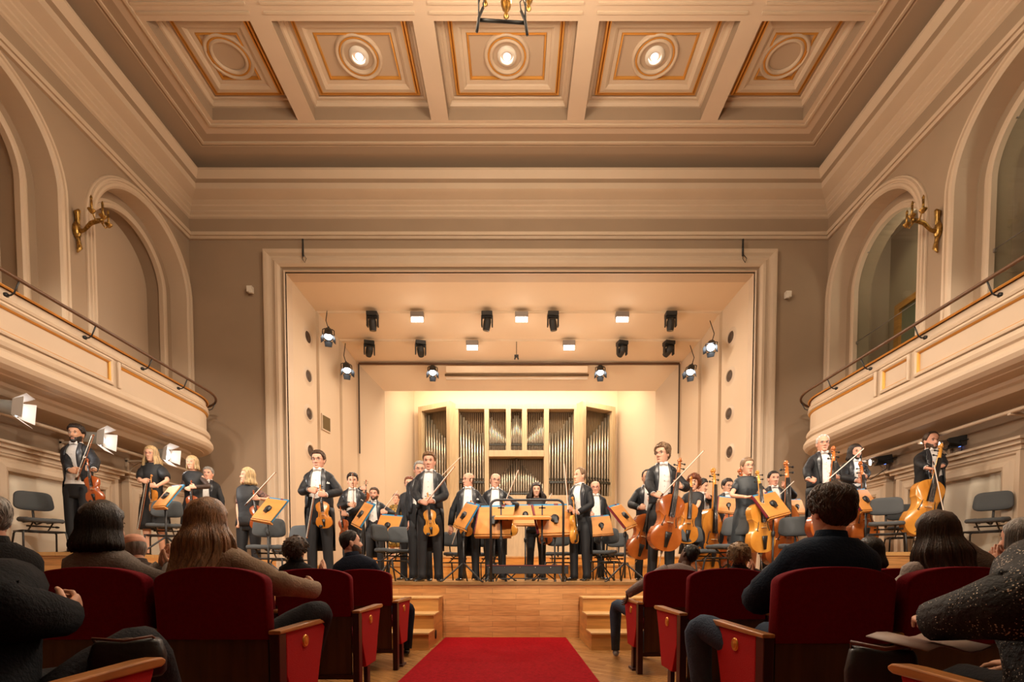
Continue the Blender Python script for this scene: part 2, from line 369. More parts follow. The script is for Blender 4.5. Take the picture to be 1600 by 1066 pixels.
for ci, (a, c, y0, y1) in enumerate(cells[:10]):
    m = MB(); ZT_ = ZCE+DEP
    rframe(m, a, c, y0, y1, [(0, ZCE), (0, ZT_-.10)], 1)
    rframe(m, a, c, y0, y1, [(0, ZT_-.10), (.03, ZT_-.10), (.06, ZT_-.06), (.06, ZT_-.03), (.10, ZT_-.03), (.11, ZT_-.005)])
    root = m.build('ceiling_coffer', [CREAM, WALL])
    pos = ['leftmost', 'second from left', 'middle', 'fourth from left', 'rightmost'][ci % 5]
    if ci < 5: lab = {0: 'slanted coffer at the left end of the lit row, plain disc inside', 1: 'ceiling coffer with round lamp, between the left end coffer and the middle one', 2: 'middle ceiling coffer with round lamp, behind the hanging bar', 3: 'ceiling coffer with round lamp, between the middle coffer and the right end one', 4: 'coffer at the right end of the row, plain disc inside'}[ci]
    else: lab = 'gilded ceiling coffer of the next row towards the audience'
    tag(root, lab, 'ceiling coffer', 'gilded coffers of the hall ceiling' if ci < 5 else 'coffers of the row out of the picture')
    m = MB(); m.box2((a, y0, ZT_), (c, y1, ZT_+.04), 0); m.build('coffer_ground', [CREAM2], root)
    m = MB(); i0 = .22
    rframe(m, a+i0, c-i0, y0+i0, y1-i0, [(0, ZT_), (0, ZT_-.05), (.08, ZT_-.07), (.12, ZT_-.05), (.13, ZT_-.03), (.19, ZT_-.03), (.2, ZT_)]); m.build('raised_border', [CREAM], root)
    m = MB()
    rframe(m, a+.15, c-.15, y0+.15, y1-.15, [(0, ZT_), (.01, ZT_-.035), (.035, ZT_-.04), (.05, ZT_)])
    rframe(m, a+.215, c-.215, y0+.215, y1-.215, [(-.02, ZT_), (-.01, ZT_-.05), (.01, ZT_-.055), (.015, ZT_)])
    rframe(m, a+.44, c-.44, y0+.44, y1-.44, [(-.03, ZT_), (-.02, ZT_-.03), (.0, ZT_-.035), (.01, ZT_)]); m.build('gilded_line', [GOLD], root)
    m = MB(); cx_, cy_ = (a+c)/2, (y0+y1)/2
    M_ = Matrix.Translation((cx_, cy_, ZT_))
    m.lathe([(.36, 0), (.355, -.03), (.34, -.045), (.315, -.04), (.305, -.02), (.27, -.02), (.262, -.04), (.24, -.045), (.225, -.03), (.22, -.004)], 36, 0, M_)
    m.lathe([(.303, -.018), (.295, -.032), (.28, -.032), (.272, -.018)], 36, 1, M_)
    if ci % 5 in (1, 2, 3):
        m.build('rosette', [CREAM, GOLD], root)
        m = MB(); m.lathe([(.15, 0), (.15, -.03), (.11, -.04), (.10, -.04), (.095, .0), (.09, .14), (.0, .14)], 24, 0, M_)
        lp = m.build('lamp_ring', [WHT], root)
        m = MB(); m.lathe([(.0, -.02), (.035, -.02), (.05, -.01), (.055, .0)], 20, 0, M_ @ Matrix.Translation((0, .02, 0)))
        m.build('bulb', [mat('lamp face', (1, 1, 1), .5, emit=((1, .95, .9), 18))], lp)
        if ci < 5: light('coffer_lamp_glow', 'SPOT', (cx_, cy_, ZT_-.08), 120, SOFT, .07, (cx_, cy_+.6, 0), 70, .6)
    else: m.build('rosette', [CREAM, GOLD], root)
# floor
b = MB(); b.box2((XL, Y0, -.1), (XR, YB+6, 0)); st(b.build('floor', [PARQ]))
b = MB(); b.box2((XL-.1, Y0-.1, 0), (XR+.1, Y0, ZCE+.9)); st(b.build('wall_rear', [mat('rear wall paint', (.16, .11, .08), .9)]))
# lower side walls: door surrounds
dn = 0
for side, X, sg in (('left', XL, 1), ('right', XR, -1)):
    for (ya, yb_) in ((6.35, 7.85), (8.55, 9.75), (3.4, 4.9)):
        dn += 1
        m = MB(); rs = []
        for (cy, cz, ny, nz) in ((ya, .75, -1, 0), (ya, 2.15, -1, 1), (yb_, 2.15, 1, 1), (yb_, .75, 1, 0)):
            rs.append([V((X+sg*h, cy+ny*o, cz+nz*o)) for o, h in [(0, .01), (0, .10), (.04, .12), (.10, .10), (.13, .07), (.16, .07), (.18, .10), (.24, .11), (.26, .0)]])
        m.rings(rs, 0, False, closed=False, smooth=False)
        m.box2((X+sg*.0, ya-.3, 2.42), (X+sg*.17, yb_+.3, 2.47)); m.box2((X, ya-.26, 2.36), (X+sg*.12, yb_+.26, 2.42)); m.box2((X, ya-.34, 2.47), (X+sg*.22, yb_+.34, 2.5))
        rt = st(m.build('door_%d' % dn, [CREAM]))
        m = MB(); m.box2((X+sg*.005, ya, .75), (X+sg*.02, yb_, 2.15)); m.build('door_leaf', [mat('pale door leaf', (.62, .56, .46), .6)], rt)
# ---------------------------------------------------------------- balconies
def balcony(side, X, sg):
    r = .9; Yc = 8.9; xb = X+sg*r
    path = [(xb, Y0), (xb, 3), (xb, 6)]; out = [(sg, 0)]*3
    for i in range(0, 15):
        a = PI/2*i/14; path.append((X+sg*r*math.cos(a), Yc+r*math.sin(a))); out.append((sg*math.cos(a), math.sin(a)))
    root = empty('balcony', (xb, 8, 3.3)); tag(root, 'cream balcony with gilded panel edges along the %s wall' % side, 'balcony')
    M0 = Matrix.Translation((-xb, -8, -3.3))
    prof = [(-.10, 3.3), (-.10, 3.97), (.0, 3.97), (.0, 3.885), (.02, 3.88), (.035, 3.86), (.025, 3.83), (.0, 3.82), (.0, 3.45), (.02, 3.44), (.045, 3.41), (.06, 3.37), (.05, 3.325), (.02, 3.305), (.025, 3.29), (.07, 3.26), (.10, 3.21), (.105, 3.17), (.08, 3.12), (.03, 3.08), (-.05, 3.06), (-.06, 3.05), (-.25, 3.04), (-.26, 3.0), (-.30, 2.98), (-.34, 2.94), (-.36, 2.92), (-.9, 2.92)]
    b = MB(); b.sweep(path, prof, out, smooth=False, M=M0); o = b.build('parapet', [CREAM], root)
    b = MB(); b.box2((X, Y0, 3.25), (xb-sg*.1, Yc, 3.3), M=M0); b.build('balcony_floor', [CREAM2], root)
    b = MB(); b.sweep(path, [(-.12, 3.97), (-.12, 4.0), (.03, 4.0), (.045, 3.985), (.03, 3.97)], out, M=M0); b.build('wooden_capping', [WOOD], root)
    # raised panel frames with gilt on the inside edge; the last panel runs round the curved end
    panels = [(4.9, 6.70), (6.88, 7.32)] if side == 'right' else [(3.6, 5.25), (5.45, 6.98)]
    ys_ = 7.5 if side == 'right' else 7.16
    for (a, c) in panels+[(-1.5, 0.3), (.5, 2.6)]+([(3.0, 4.7)] if side == 'right' else []):
        rs = []; rg = []; b = MB(); g = MB()
        for (cy, cz, ny, nz) in ((a, 3.50, -1, -1), (a, 3.76, -1, 1), (c, 3.76, 1, 1), (c, 3.50, 1, -1), (a, 3.50, -1, -1)):
            rs.append([V((xb+sg*h, cy+ny*o*1.0, cz+nz*o)) for o, h in ((0, 0), (0, .03), (.02, .045), (.045, .04), (.05, .0))])
            rg.append([V((xb+sg*h, cy+ny*o*1.0, cz+nz*o)) for o, h in ((-.018, 0.001), (-.012, .02), (.001, .032))])
        b.rings(rs, 0, False, closed=False, smooth=False, M=M0); g.rings(rg, 0, False, closed=False, smooth=False, M=M0)
        b.build('panel_moulding', [CREAM], root); g.build('gilded_line', [GOLD], root)
    pe = [(xb, ys_)]+path[3:]; oe = [(sg, 0)]+out[3:]
    m_ = MB(); m_.sweep(pe, [(0, 3.765), (.03, 3.77), (.045, 3.79), (.04, 3.81), (0, 3.815)], oe, M=M0); m_.build('end_moulding', [CREAM], root)
    m_ = MB(); m_.sweep(pe, [(0, 3.735), (.012, 3.737), (.03, 3.764), (0, 3.765)], oe, M=M0); m_.build('gilded_line', [GOLD], root)
    m_ = MB(); m_.box2((xb, ys_-.05, 3.45), (xb+sg*.04, ys_, 3.815), M=M0); m_.build('panel_post', [CREAM], root, bevel=.01)
    # handrail on brackets
    hp = [(p[0]+o[0]*.16, p[1]+o[1]*.16, 4.07) for p, o in zip(path, out)]; e = hp[-1]
    hp += [(e[0]-sg*.05, e[1]+.01, 4.05), (e[0]-sg*.06, e[1]-.02, 3.98), (e[0]-sg*.05, e[1]-.13, 3.93)]
    rl = MB(); rl.tube(hp, .022, 8, M=M0); rail = rl.build('handrail', [HANDW], root)
    for i, yy in enumerate([4.4, 5.6, 6.6, 7.6, 8.4]+[None]):
        if yy: px, py, ox, oy = xb, yy, sg, 0
        else: px, py, ox, oy = path[9][0], path[9][1], out[9][0], out[9][1]
        m = MB(); m.tube([(px+ox*.0, py+oy*.0, 3.91), (px+ox*.06, py+oy*.06, 3.905), (px+ox*.10, py+oy*.10, 3.93), (px+ox*.16, py+oy*.16, 4.06)], .009, 6, M=M0)
        m.lathe([(.0, .03), (.025, .025), (.025, 0)], 10, M=M0 @ Matrix.Translation((px+ox*.0, py+oy*.0, 3.91)) @ Matrix.Rotation(PI/2*sg, 4, 'Y'))
        m.build('rail_bracket', [BLACK], root)
    # pipe under the balcony on brackets
    pz = 2.74
    rt = empty('lighting_pipe', (X+sg*.45, 6, pz)); tag(rt, 'pale pipe on brackets under the %s balcony, carrying stage lamps' % side, 'pipe')
    M1 = Matrix.Translation((-(X+sg*.45), -6, -pz))
    m = MB(); m.cyl((X+sg*.45, 2, pz), (X+sg*.45, 9.3, pz), .024, 8, M=M1); m.build('pipe', [CREAM], rt)
    for yy in (4.6, 5.9, 7.2, 8.4):
        m = MB(); m.box2((X+sg*.004, yy-.02, pz-.3), (X+sg*.04, yy+.02, pz+.02), M=M1); m.box2((X+sg*.004, yy-.02, pz-.04), (X+sg*.47, yy+.02, pz-.01), M=M1)
        m.tube([(X+sg*(.04+.36*(1-math.cos(a))), yy, pz-.28+.25*math.sin(a)) for a in [PI/2*q/6 for q in range(7)]], .012, 6, M=M1)
        m.build('bracket', [CREAM], rt)
balcony('left', XL, 1); balcony('right', XR, -1)
# ---------------------------------------------------------------- stage shell behind the opening
def P3(px, py, Y): p = pix(px, py, Y); return p
# stepped funnel: successive portals (x0, x1, ztop, Y)
PT = []
for (xa, xb_, yt, Y) in ((448, 1177, 428, YB+.1), (497, 1125, 489, 11.35), (533, 1093, 533, 12.2), (560, 1062, 569, 12.95)):
    a = P3(xa, yt, Y); c = P3(xb_, yt, Y); PT.append((a.x, c.x, (a.z+c.z)/2, Y))
b = MB(); c = MB()
for i in range(3):
    x0, x1, z, Y = PT[i]; X0, X1, Z, YY = PT[i+1]
    # a panel runs level to just before the next step, then drops
    ox0, ox1, oz = X0-.06, X1+.06, Z+.05
    c.add([(x0, Y, z), (x1, Y, z), (ox1, YY, oz), (ox0, YY, oz)], [(0, 1, 2, 3)], 0, False)
    b.add([(x0, Y, 0), (x0, Y, z), (ox0, YY, oz), (ox0, YY, 0)], [(0, 1, 2, 3)], 0, False)
    b.add([(x1, Y, 0), (x1, Y, z), (ox1, YY, oz), (ox1, YY, 0)], [(0, 3, 2, 1)], 0, False)
    c.add([(ox0, YY, oz), (ox1, YY, oz), (X1, YY, Z), (X0, YY, Z)], [(0, 1, 2, 3)], 0, False)
    b.add([(ox0, YY, 0), (ox0, YY, oz), (X0, YY, Z), (X0, YY, 0)], [(0, 1, 2, 3)], 0, False)
    b.add([(ox1, YY, 0), (ox1, YY, oz), (X1, YY, Z), (X1, YY, 0)], [(0, 3, 2, 1)], 0, False)
X0, X1, Z, Y3 = PT[3]
q = P3(600, 611, 13.35); q2 = P3(1025, 611, 13.35)
c.add([(X0, Y3, Z), (X1, Y3, Z), (q2.x, 13.35, q.z), (q.x, 13.35, q.z)], [(0, 1, 2, 3)], 0, False)
b.add([(X0, Y3, 0), (X0, Y3, Z), (q.x, 13.35, q.z), (q.x, 13.35, 0)], [(0, 1, 2, 3)], 0, False)
b.add([(X1, Y3, 0), (X1, Y3, Z), (q2.x, 13.35, q.z), (q2.x, 13.35, 0)], [(0, 3, 2, 1)], 0, False)
YBK = 14.6; zt = q.z+.5
c.add([(q.x, 13.35, q.z), (q2.x, 13.35, q.z), (q2.x, 13.35, zt), (q.x, 13.35, zt)], [(0, 1, 2, 3)], 0, False)
c.add([(q.x, 13.35, zt), (q2.x, 13.35, zt), (q2.x, YBK, zt), (q.x, YBK, zt)], [(0, 1, 2, 3)], 0, False)
bl, br_ = P3(650, 700, YBK).x-.05, P3(962, 700, YBK).x+.05
b.add([(q.x, 13.35, 0), (q.x, 13.35, zt), (bl, YBK, zt), (bl, YBK, 0)], [(0, 1, 2, 3)], 0, False)
b.add([(q2.x, 13.35, 0), (q2.x, 13.35, zt), (br_, YBK, zt), (br_, YBK, 0)], [(0, 3, 2, 1)], 0, False)
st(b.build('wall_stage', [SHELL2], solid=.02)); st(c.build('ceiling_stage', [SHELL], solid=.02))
b = MB(); b.box2((bl-.1, YBK, 0), (br_+.1, YBK+.05, zt)); st(b.build('wall_organ', [SHELL]))
b = MB()
for (x, z0, z1, Y) in ((X0+.012, 3.9, Z, Y3-.012), (X1-.012, 3.9, Z, Y3-.012)): b.box2((x-.018, Y-.01, z0), (x+.018, Y, z1))
st(b.build('trim_5', [mat('shadow gap', (.07, .05, .035), .8)]))
# lighting track across the last portal
m = MB(); m.box2((X0+.02, Y3-.06, Z-.03), (X1-.02, Y3-.01, Z+.015)); tag(m.build('ceiling_track', [HANDW]), 'thin dark rail across the top of the last stage portal', 'rail')
# portholes and other small things on the shell's side walls
def wall_pt(side, px, py, i):
    """point on side wall segment i at pixel"""
    x0 = PT[i][0 if side < 0 else 1]; X0_ = PT[i+1][0]-.06 if side < 0 else PT[i+1][1]+.06
    Ya, Yb_ = PT[i][3], PT[i+1][3]
    lo, hi = Ya, Yb_
    f = lambda Y: (pix(px, py, Y).x-lerp(x0, X0_, (Y-Ya)/(Yb_-Ya)))
    for _ in range(30):
        md = (lo+hi)/2
        if (f(md) < 0) == (f(lo) < 0): lo = md
        else: hi = md
    p = pix(px, py, lo); d = V((X0_-x0, Yb_-Ya, 0)).normalized(); n = V((d.y, -d.x, 0))*(1 if side < 0 else -1)
    if n.x*side > 0: n = -n
    return p, n
ph = 0
for side, lst in ((-1, ((480, 527), (481, 588), (482, 647), (484, 705))), (1, ((1143, 527), (1141, 588), (1140, 647), (1141, 707)))):
    for k_, (px, py) in enumerate(lst):
        p, n = wall_pt(side, px, py, 0)
        Mx = Matrix.Translation(p) @ n.to_track_quat('Z', 'Y').to_matrix().to_4x4()
        m = MB(); m.lathe([(.22, .0), (.22, .006), (.20, .012), (.15, .012), (.14, .03), (.125, .03), (.12, .002)], 28)
        o = m.build('porthole', [CREAM]); o.matrix_basis = Mx
        m = MB(); m.lathe([(.122, .012), (.105, .02), (.09, .012), (.06, .012), (.05, .02), (.0, .02)], 24); m.build('round_grille', [mat('porthole dark', (.06, .035, .02), .6)], o)
        tag(o, '%s round porthole on the %s stage wall' % (['topmost', 'second from top', 'third from top', 'lowest'][k_], 'left' if side < 0 else 'right'), 'porthole', 'portholes in the stage side walls')
p, n = wall_pt(-1, 508, 662, 1); Mx = Matrix.Translation(p) @ n.to_track_quat('Z', 'Y').to_matrix().to_4x4()
m = MB(); m.box((0, 0, .0), (.36, .36, .03), 0); m.box((0, 0, .016), (.30, .30, .01), 1)
o = m.build('wall_hatch', [CREAM, mat('hatch glass', (.14, .10, .05), .1)]); o.matrix_basis = Matrix.Translation(p+V((0, 0, 0))) @ Matrix(((0, 0, 1, 0), (1, 0, 0, 0), (0, 1, 0, 0), (0, 0, 0, 1))); 
dq = n.to_track_quat('Z', 'Y'); o.matrix_basis = Matrix.Translation(p+n*.02) @ dq.to_matrix().to_4x4()
tag(o, 'small dark square window set in the left stage wall', 'window')
# ---------------------------------------------------------------- organ
og = empty('pipe_organ', (.1, 14.2, ZST)); tag(og, 'pipe organ with pale wooden case and metal pipes on the back wall', 'pipe organ')
MO = Matrix.Translation((-.1, -14.2, -ZST))
YO = 14.1
def bay(px0, px1, pyt, pyb, tops, Y=YO, rot=0, n=None, small=False):
    """one bay of pipes inside a case opening; tops = fraction heights"""
    a = pix(px0, pyt, Y); c_ = pix(px1, pyb, Y); w_ = c_.x-a.x; h_ = a.z-c_.z
    cx = (a.x+c_.x)/2; Mb = MO @ Matrix.Translation((cx, Y, c_.z)) @ Matrix.Rotation(rot, 4, 'Z')
    ww = w_/math.cos(rot)
    m = MB(); m.box2((-ww/2, .25, 0), (ww/2, .3, h_), 0, M=Mb); m.build('bay_back', [mat('organ bay back', (.10, .06, .03), .8)], og)
    nn = len(tops); rr = ww/nn/2*.74
    for i, t in enumerate(tops):
        x = -ww/2+ww*(i+.5)/nn; z0 = .0; mz = h_*.19; zt_ = h_*t
        m = MB(); m.lathe([(rr*.3, z0), (rr*.95, mz), (rr, mz+.02), (rr, zt_), (rr*.8, zt_)], 10, 0, M=Mb @ Matrix.Translation((x, .1, 0)))
        m.box((x, .1-rr, mz+rr*.8), (rr*1.1, rr*.5, rr*1.4), 1, M=Mb)
        m.build('organ_pipe', [TIN, TIND], og)
    m = MB()   # dark rack board and thin swell slats above the pipes
    m.box2((-ww/2, .0+.02, h_*.15), (ww/2, .05, h_*.15+.06 if not small else h_*.15+.03), 0, M=Mb); m.build('rack_board', [mat('rack board', (.03, .028, .02), .4)], og)
    m = MB(); ns = int(ww/.055)
    for i in range(ns): m.box((-ww/2+ww*(i+.5)/ns, .2, h_*.5), (.018, .02, h_*.99), 0, M=Mb)
    m.build('slats', [mat('organ slats', (.20, .13, .065), .5)], og)
big = lambda r: [lerp(.97, .60, smooth(0, 1, i/8)) for i in range(9)][::(1 if r else -1)]
bay(659, 700, 640, 775, [.97, .96, .90, .84, .78, .73, .70, .67, .64], rot=R(-28))
bay(717, 757, 640, 775, [.95, .92, .88, .84, .79, .76, .74, .73, .74])
bay(857, 897, 640, 775, [.74, .73, .74, .76, .79, .84, .88, .92, .95])
bay(914, 957, 640, 775, [.64, .66, .70, .74, .78, .83, .88, .93, .97], rot=R(28))
bay(764, 791, 640, 705, [.82, .84, .76, .70, .64, .58, .52, .46, .42, .38], small=True)
bay(798, 816, 640, 705, [.72, .80, .88, .98, .88, .80, .72], small=True)
bay(823, 850, 640, 705, [.38, .42, .46, .52, .58, .64, .70, .76, .84, .82], small=True)
bay(764, 850, 714, 782, [.40, .44, .48, .53, .58, .63, .68, .74, .80, .86, .92, .97, .92, .86, .80, .74, .68, .63, .58, .53, .48, .44, .40], small=True)
CN = [0]
def case(px0, py0, px1, py1, name='case_frame', Y=YO, rot=0, piv=None):
    CN[0] += 1; e_ = CN[0]*.003
    a = pix(px0, py0, Y); c_ = pix(px1, py1, Y)
    m = MB()
    Mb = MO @ Matrix.Translation((a.x, Y, 0))
    m.box2((-e_*.3, -.05-e_, c_.z-e_*.3), (c_.x-a.x+e_*.3, .3+e_, a.z+e_*.3), 0, M=Mb); m.build(name, [OAKF], og, bevel=.006)
for r_ in ((710, 633, 717, 790), (757, 633, 764, 790), (850, 633, 857, 790), (897, 633, 904, 790), (710, 633, 904, 640), (791, 640, 798, 708), (816, 640, 823, 708), (764, 705, 850, 714), (710, 775, 904, 1000)): case(*r_)
for s_, (xa, xb_) in ((1, (652, 707)), (-1, (907, 962))):
    a = pix(xa, 632, YO); c_ = pix(xb_, 775, YO); cx = (a.x+c_.x)/2; ww = (c_.x-a.x)/math.cos(R(28)); hh = a.z
    Mb = MO @ Matrix.Translation((cx, YO, 0)) @ Matrix.Rotation(R(-28)*s_, 4, 'Z')
    m = MB(); fw = .12
    m.box2((-ww/2, -.05, 0), (-ww/2+fw, .3, hh), M=Mb); m.box2((ww/2-fw, -.05, 0), (ww/2, .3, hh), M=Mb); m.box2((-ww/2+fw, -.05, hh-.14), (ww/2-fw, .3, hh), M=Mb); m.box2((-ww/2+fw, -.05, 0), (ww/2-fw, .28, c_.z), M=Mb)
    m.build('wing_case', [OAKF], og, bevel=.006)
# ---------------------------------------------------------------- platform, steps, carpet
YS = 6.6
b = MB(); b.box2((XL+.01, YS, 0), (XR-.01, 14.4, ZST-.04), 0); b.box2((XL+.01, YS-.02, ZST-.04), (XR-.01, 14.4, ZST), 1)
o = b.build('stage_platform', [PLAT, PLATF]); tag(o, 'wide wooden stage platform with plank-clad front', 'stage')
o['kind'] = 'structure'
ZR = 1.09
for nm, (xa, xb_), side in (('left', (XL+.02, -4.6), 0), ('right', (3.95, XR-.02), 1)):
    b = MB(); b.box2((xa, 5.45, 0), (xb_, 7.8, ZR-.04), 0); b.box2((xa, 5.43, ZR-.04), (xb_, 7.8, ZR), 1)
    x2 = (xa, xb_) if side == 0 else (4.7, xb_)
    b.box2((x2[0], 7.8, ZST), (x2[1], 9.6, ZR-.04), 0); b.box2((x2[0], 7.8, ZR-.04), (x2[1], 9.6, ZR), 1)
    tag(b.build('stage_riser', [PLAT, PLATF]), 'raised wooden riser at the %s end of the platform' % nm, 'riser')
for k_, (ya, yb2, z) in enumerate(((9.5, 10.7, 1.0), (10.72, 12.8, 1.2))):
    hw = (3.9, 3.4)[k_]; b = MB(); b.box2((-hw, ya, ZST), (hw+.1, yb2, z-.03), 0); b.box2((-hw, ya-.02, z-.03), (hw+.1, yb2, z), 1)
    tag(b.build('stage_riser', [WOOD, PLATF]), ['lower orange wood riser behind the string players', 'upper orange wood riser nearest the organ'][k_], 'riser')
def steps(x0, x1, name, holes):
    zs = (.20, .38, .56); ys = (5.5, 5.86, 6.22); rt = empty('stage_steps', ((x0+x1)/2, 5.5, 0)); M0 = Matrix.Translation((-(x0+x1)/2, -5.5, 0))
    tag(rt, name, 'steps')
    m = MB()
    for i_, (z, y) in enumerate(zip(zs, ys)): m.box2((x0, y+.02, 0), (x1, ys[i_+1]+.02 if i_ < 2 else YS-.03, z-.022), 0, M0)
    m.build('step_block', [STEPW], rt)
    for z, y in zip(zs, ys):
        m = MB(); m.box2((x0-.01, y, z-.022), (x1+.01, y+.40 if y < 6.2 else YS-.03, z), 0, M0); m.build('tread', [STEPE], rt, bevel=.004)
    for (x, y, z, ax) in holes:
        m = MB(); Mx = M0 @ Matrix.Translation((x, y, z)) @ (Matrix.Rotation(PI/2, 4, 'X') if ax == 'y' else Matrix.Rotation(PI/2, 4, 'Y'))
        m.lathe([(.0, .012), (.055, .012), (.055, 0)], 20, M=Mx @ Matrix.Scale(1.4, 4, (1, 0, 0)) if ax == 'y' else Mx); m.build('hand_hole', [mat('hand hole', (.03, .012, .005), .9)], rt)
steps(-2.2, -.97, 'left wooden steps up to the platform, beside the red carpet', [(-.975, 6.0, .12, 'x')])
steps(.84, 2.1, 'right wooden steps up to the platform, with round hand holes', [(1.45, 5.52, .10, 'y'), (1.42, 5.88, .28, 'y'), (1.38, 6.24, .46, 'y'), (.845, 5.95, .12, 'x'), (.845, 6.2, .30, 'x'), (.845, 6.45, .46, 'x'), (.845, 6.1, .28, 'x')])
b = MB(); n_ = 40
b.box2((-.93, -1.0, 0.0), (.66, YS-.05, .012)); tag(b.build('carpet_runner', [CARPET], bevel=.003), 'bright red carpet runner up the aisle to the platform', 'carpet')
# ---------------------------------------------------------------- stage ceiling fixtures
LEDW = mat('led panel face', (1, 1, 1), .5, emit=((1, .93, .82), 9))
SPOTW = mat('lit lens', (1, 1, 1), .3, emit=((.9, .95, 1), 14))
LENS = mat('dark lens', (.12, .09, .06), .08, spec=.8)
def place(o, px, py, Y, **kw): o.location = pix(px, py, Y); tag(o, **kw); return o
led0 = None
for px, py, Y, lab in ((652, 497, 11.3, 'white LED panel in the front row, left of the middle'), (815, 497, 11.3, 'white LED panel in the front row, at the middle'), (972, 497, 11.3, 'white LED panel in the front row, right of the middle'), (738, 541, 12.15, 'white LED panel in the back row, left one'), (889, 541, 12.15, 'white LED panel in the back row, right one')):
    if led0 is None:
        led0 = empty('led_panel')
        m = MB(); m.box((0, 0, .06), (.29, .12, .12)); m.build('housing', [GREYM], led0, bevel=.008)
        m = MB(); [m.box((-.1+.067*i, -.02, -.045), (.055, .05, .09)) for i in range(4)]; m.build('lamp_face', [LEDW], led0)
        o = led0
    else: o = dup(led0)
    place(o, px, py, Y, label=lab, cat='light', group='LED panels under the stage ceiling')
    light('led_glow', 'AREA', pix(px, py+14, Y-.1), 55, SOFT, .35, pix(px, py+14, Y-.1)+V((0, -.35, -1)))
    light('shell_fill_glow', 'POINT', pix(px, py+110, Y-.6), 26, SOFT, .15)  # added mid-air fill that brightens the shell ceiling, no lamp there
mh0 = None
for i, (px, py, Y, r_, lab) in enumerate(((582, 490, 11.3, .1, 'front row, furthest left'), (761, 490, 11.3, 0, 'front row, left of the middle panel'), (864, 490, 11.3, .15, 'front row, right of the middle panel'), (1048, 490, 11.3, -.1, 'front row, furthest right'),
        (577, 535, 12.15, .8, 'back row, furthest left'), (657, 535, 12.15, .9, 'back row, second from left'), (972, 535, 12.15, .8, 'back row, third from left'), (1045, 535, 12.15, .7, 'back row, furthest right'))):
    if mh0 is None:
        mh0 = empty('moving_head_light')
        m = MB(); m.box((0, 0, -.03), (.24, .2, .09)); m.build('base', [BLKM], mh0, bevel=.01)
        m = MB(); m.box((-.115, 0, -.17), (.03, .09, .24)); m.box((.115, 0, -.17), (.03, .09, .24)); m.box((0, 0, -.085), (.24, .09, .03)); m.build('yoke', [BLKM], mh0, bevel=.008)
        m = MB(); m.lathe([(.0, .12), (.07, .11), (.085, .04), (.085, -.06), (.075, -.13), (.07, -.15)], 18, 0); m.lathe([(.07, -.15), (.06, -.14), (.0, -.13)], 18, 1)
        m.build('head', [BLKM, LENS], mh0, M=Matrix.Translation((0, 0, -.24)) @ Matrix.Rotation(.25, 4, 'X')); o = mh0
    else: o = dup(mh0)
    place(o, px, py, Y, label='black moving head lamp under the stage ceiling, '+lab, cat='stage light', group='moving head lamps under the stage ceiling')
    o.rotation_euler = (0, 0, r_*.3)
    for ch in o.children:
        if ch.name.startswith('head'): ch.matrix_basis = Matrix.Translation((0, 0, -.22 if i < 4 else -.19)) @ Matrix.Rotation(.2+.9*(i >= 4), 4, 'X') @ Matrix.Rotation(.2*math.sin(i*2.1), 4, 'Y')
par0 = None
def par(loc, aim, on=True, **kw):
    global par0
    if par0 is None:
        par0 = empty('theatre_spotlight')
        m = MB(); m.lathe([(.0, .17), (.06, .165), (.085, .13), (.09, .02), (.095, -.09), (.098, -.1), (.09, -.1), (.085, -.05)], 18); m.build('can', [BLKM], par0)
        m = MB(); m.lathe([(.0, -.055), (.088, -.055)], 18); m.build('lens', [SPOTW], par0)
        m = MB()
        for k_ in range(4):
            Mk = Matrix.Rotation(PI/2*k_, 4, 'Z') @ Matrix.Translation((0, .095, -.1)) @ Matrix.Rotation(.45, 4, 'X')
            m.add([(-.09, 0, 0), (.09, 0, 0), (.07, 0, -.13), (-.07, 0, -.13)], [(0, 1, 2, 3)], 0, False, Mk)
        m.build('barn_doors', [BLKM], par0, solid=.004)
        m = MB(); m.tube([(-.12, 0, 0), (-.12, 0, .16), (-.08, 0, .2), (.08, 0, .2), (.12, 0, .16), (.12, 0, 0)], .01, 6); m.cyl((0, 0, .2), (0, 0, .28), .02, 8); m.build('yoke', [BLKM], par0); o = par0
    else: o = dup(par0)
    o.location = loc; o.rotation_euler = (V(aim)-V(loc)).to_track_quat('-Z', 'Y').to_euler(); tag(o, **kw); return o
g_ = 'spotlights with barn doors in the stage shell'
for px, py, Y, aim, lab in ((513, 523, 11.2, (-3.4, 9.0, 2.5), 'black spotlight high on the left stage wall, upper one'), (542, 576, 12.0, (-2.8, 9.4, 2), 'black spotlight on the left stage wall, lower one'),
        (1111, 541, 11.2, (3.2, 9.0, 3.5), 'black spotlight high on the right stage wall, upper one'), (1079, 579, 12.0, (2.6, 9.4, 2), 'black spotlight on the right stage wall, lower one'),
        (676, 580, 12.85, (-1.6, 9.4, 1.5), 'small spotlight on the rail left of the screen case'), (938, 580, 12.85, (1.7, 9.4, 1.5), 'small spotlight on the rail right of the screen case')):
    par(pix(px, py, Y), aim, label=lab, cat='spotlight', group=g_)
    a = pix(px, py, Y); dr = (V(aim)-a).normalized(); light('spot_glow', 'SPOT', a+dr*.14, 70, (1, .92, .82), .05, aim, 70, .7)
    m = MB()
    if Y < 12.5: m.tube([a-dr*.2, a-dr*.2+V((-.06 if px < 800 else .06, .02, .2)), a-dr*.2+V((-.03, .05, .5))], .010, 5); tag(m.build('lamp_cable', [BLKM]), 'black cable up to the '+lab.replace('black ', ''), 'cable', 'cables of the stage spotlights')
fl0 = None
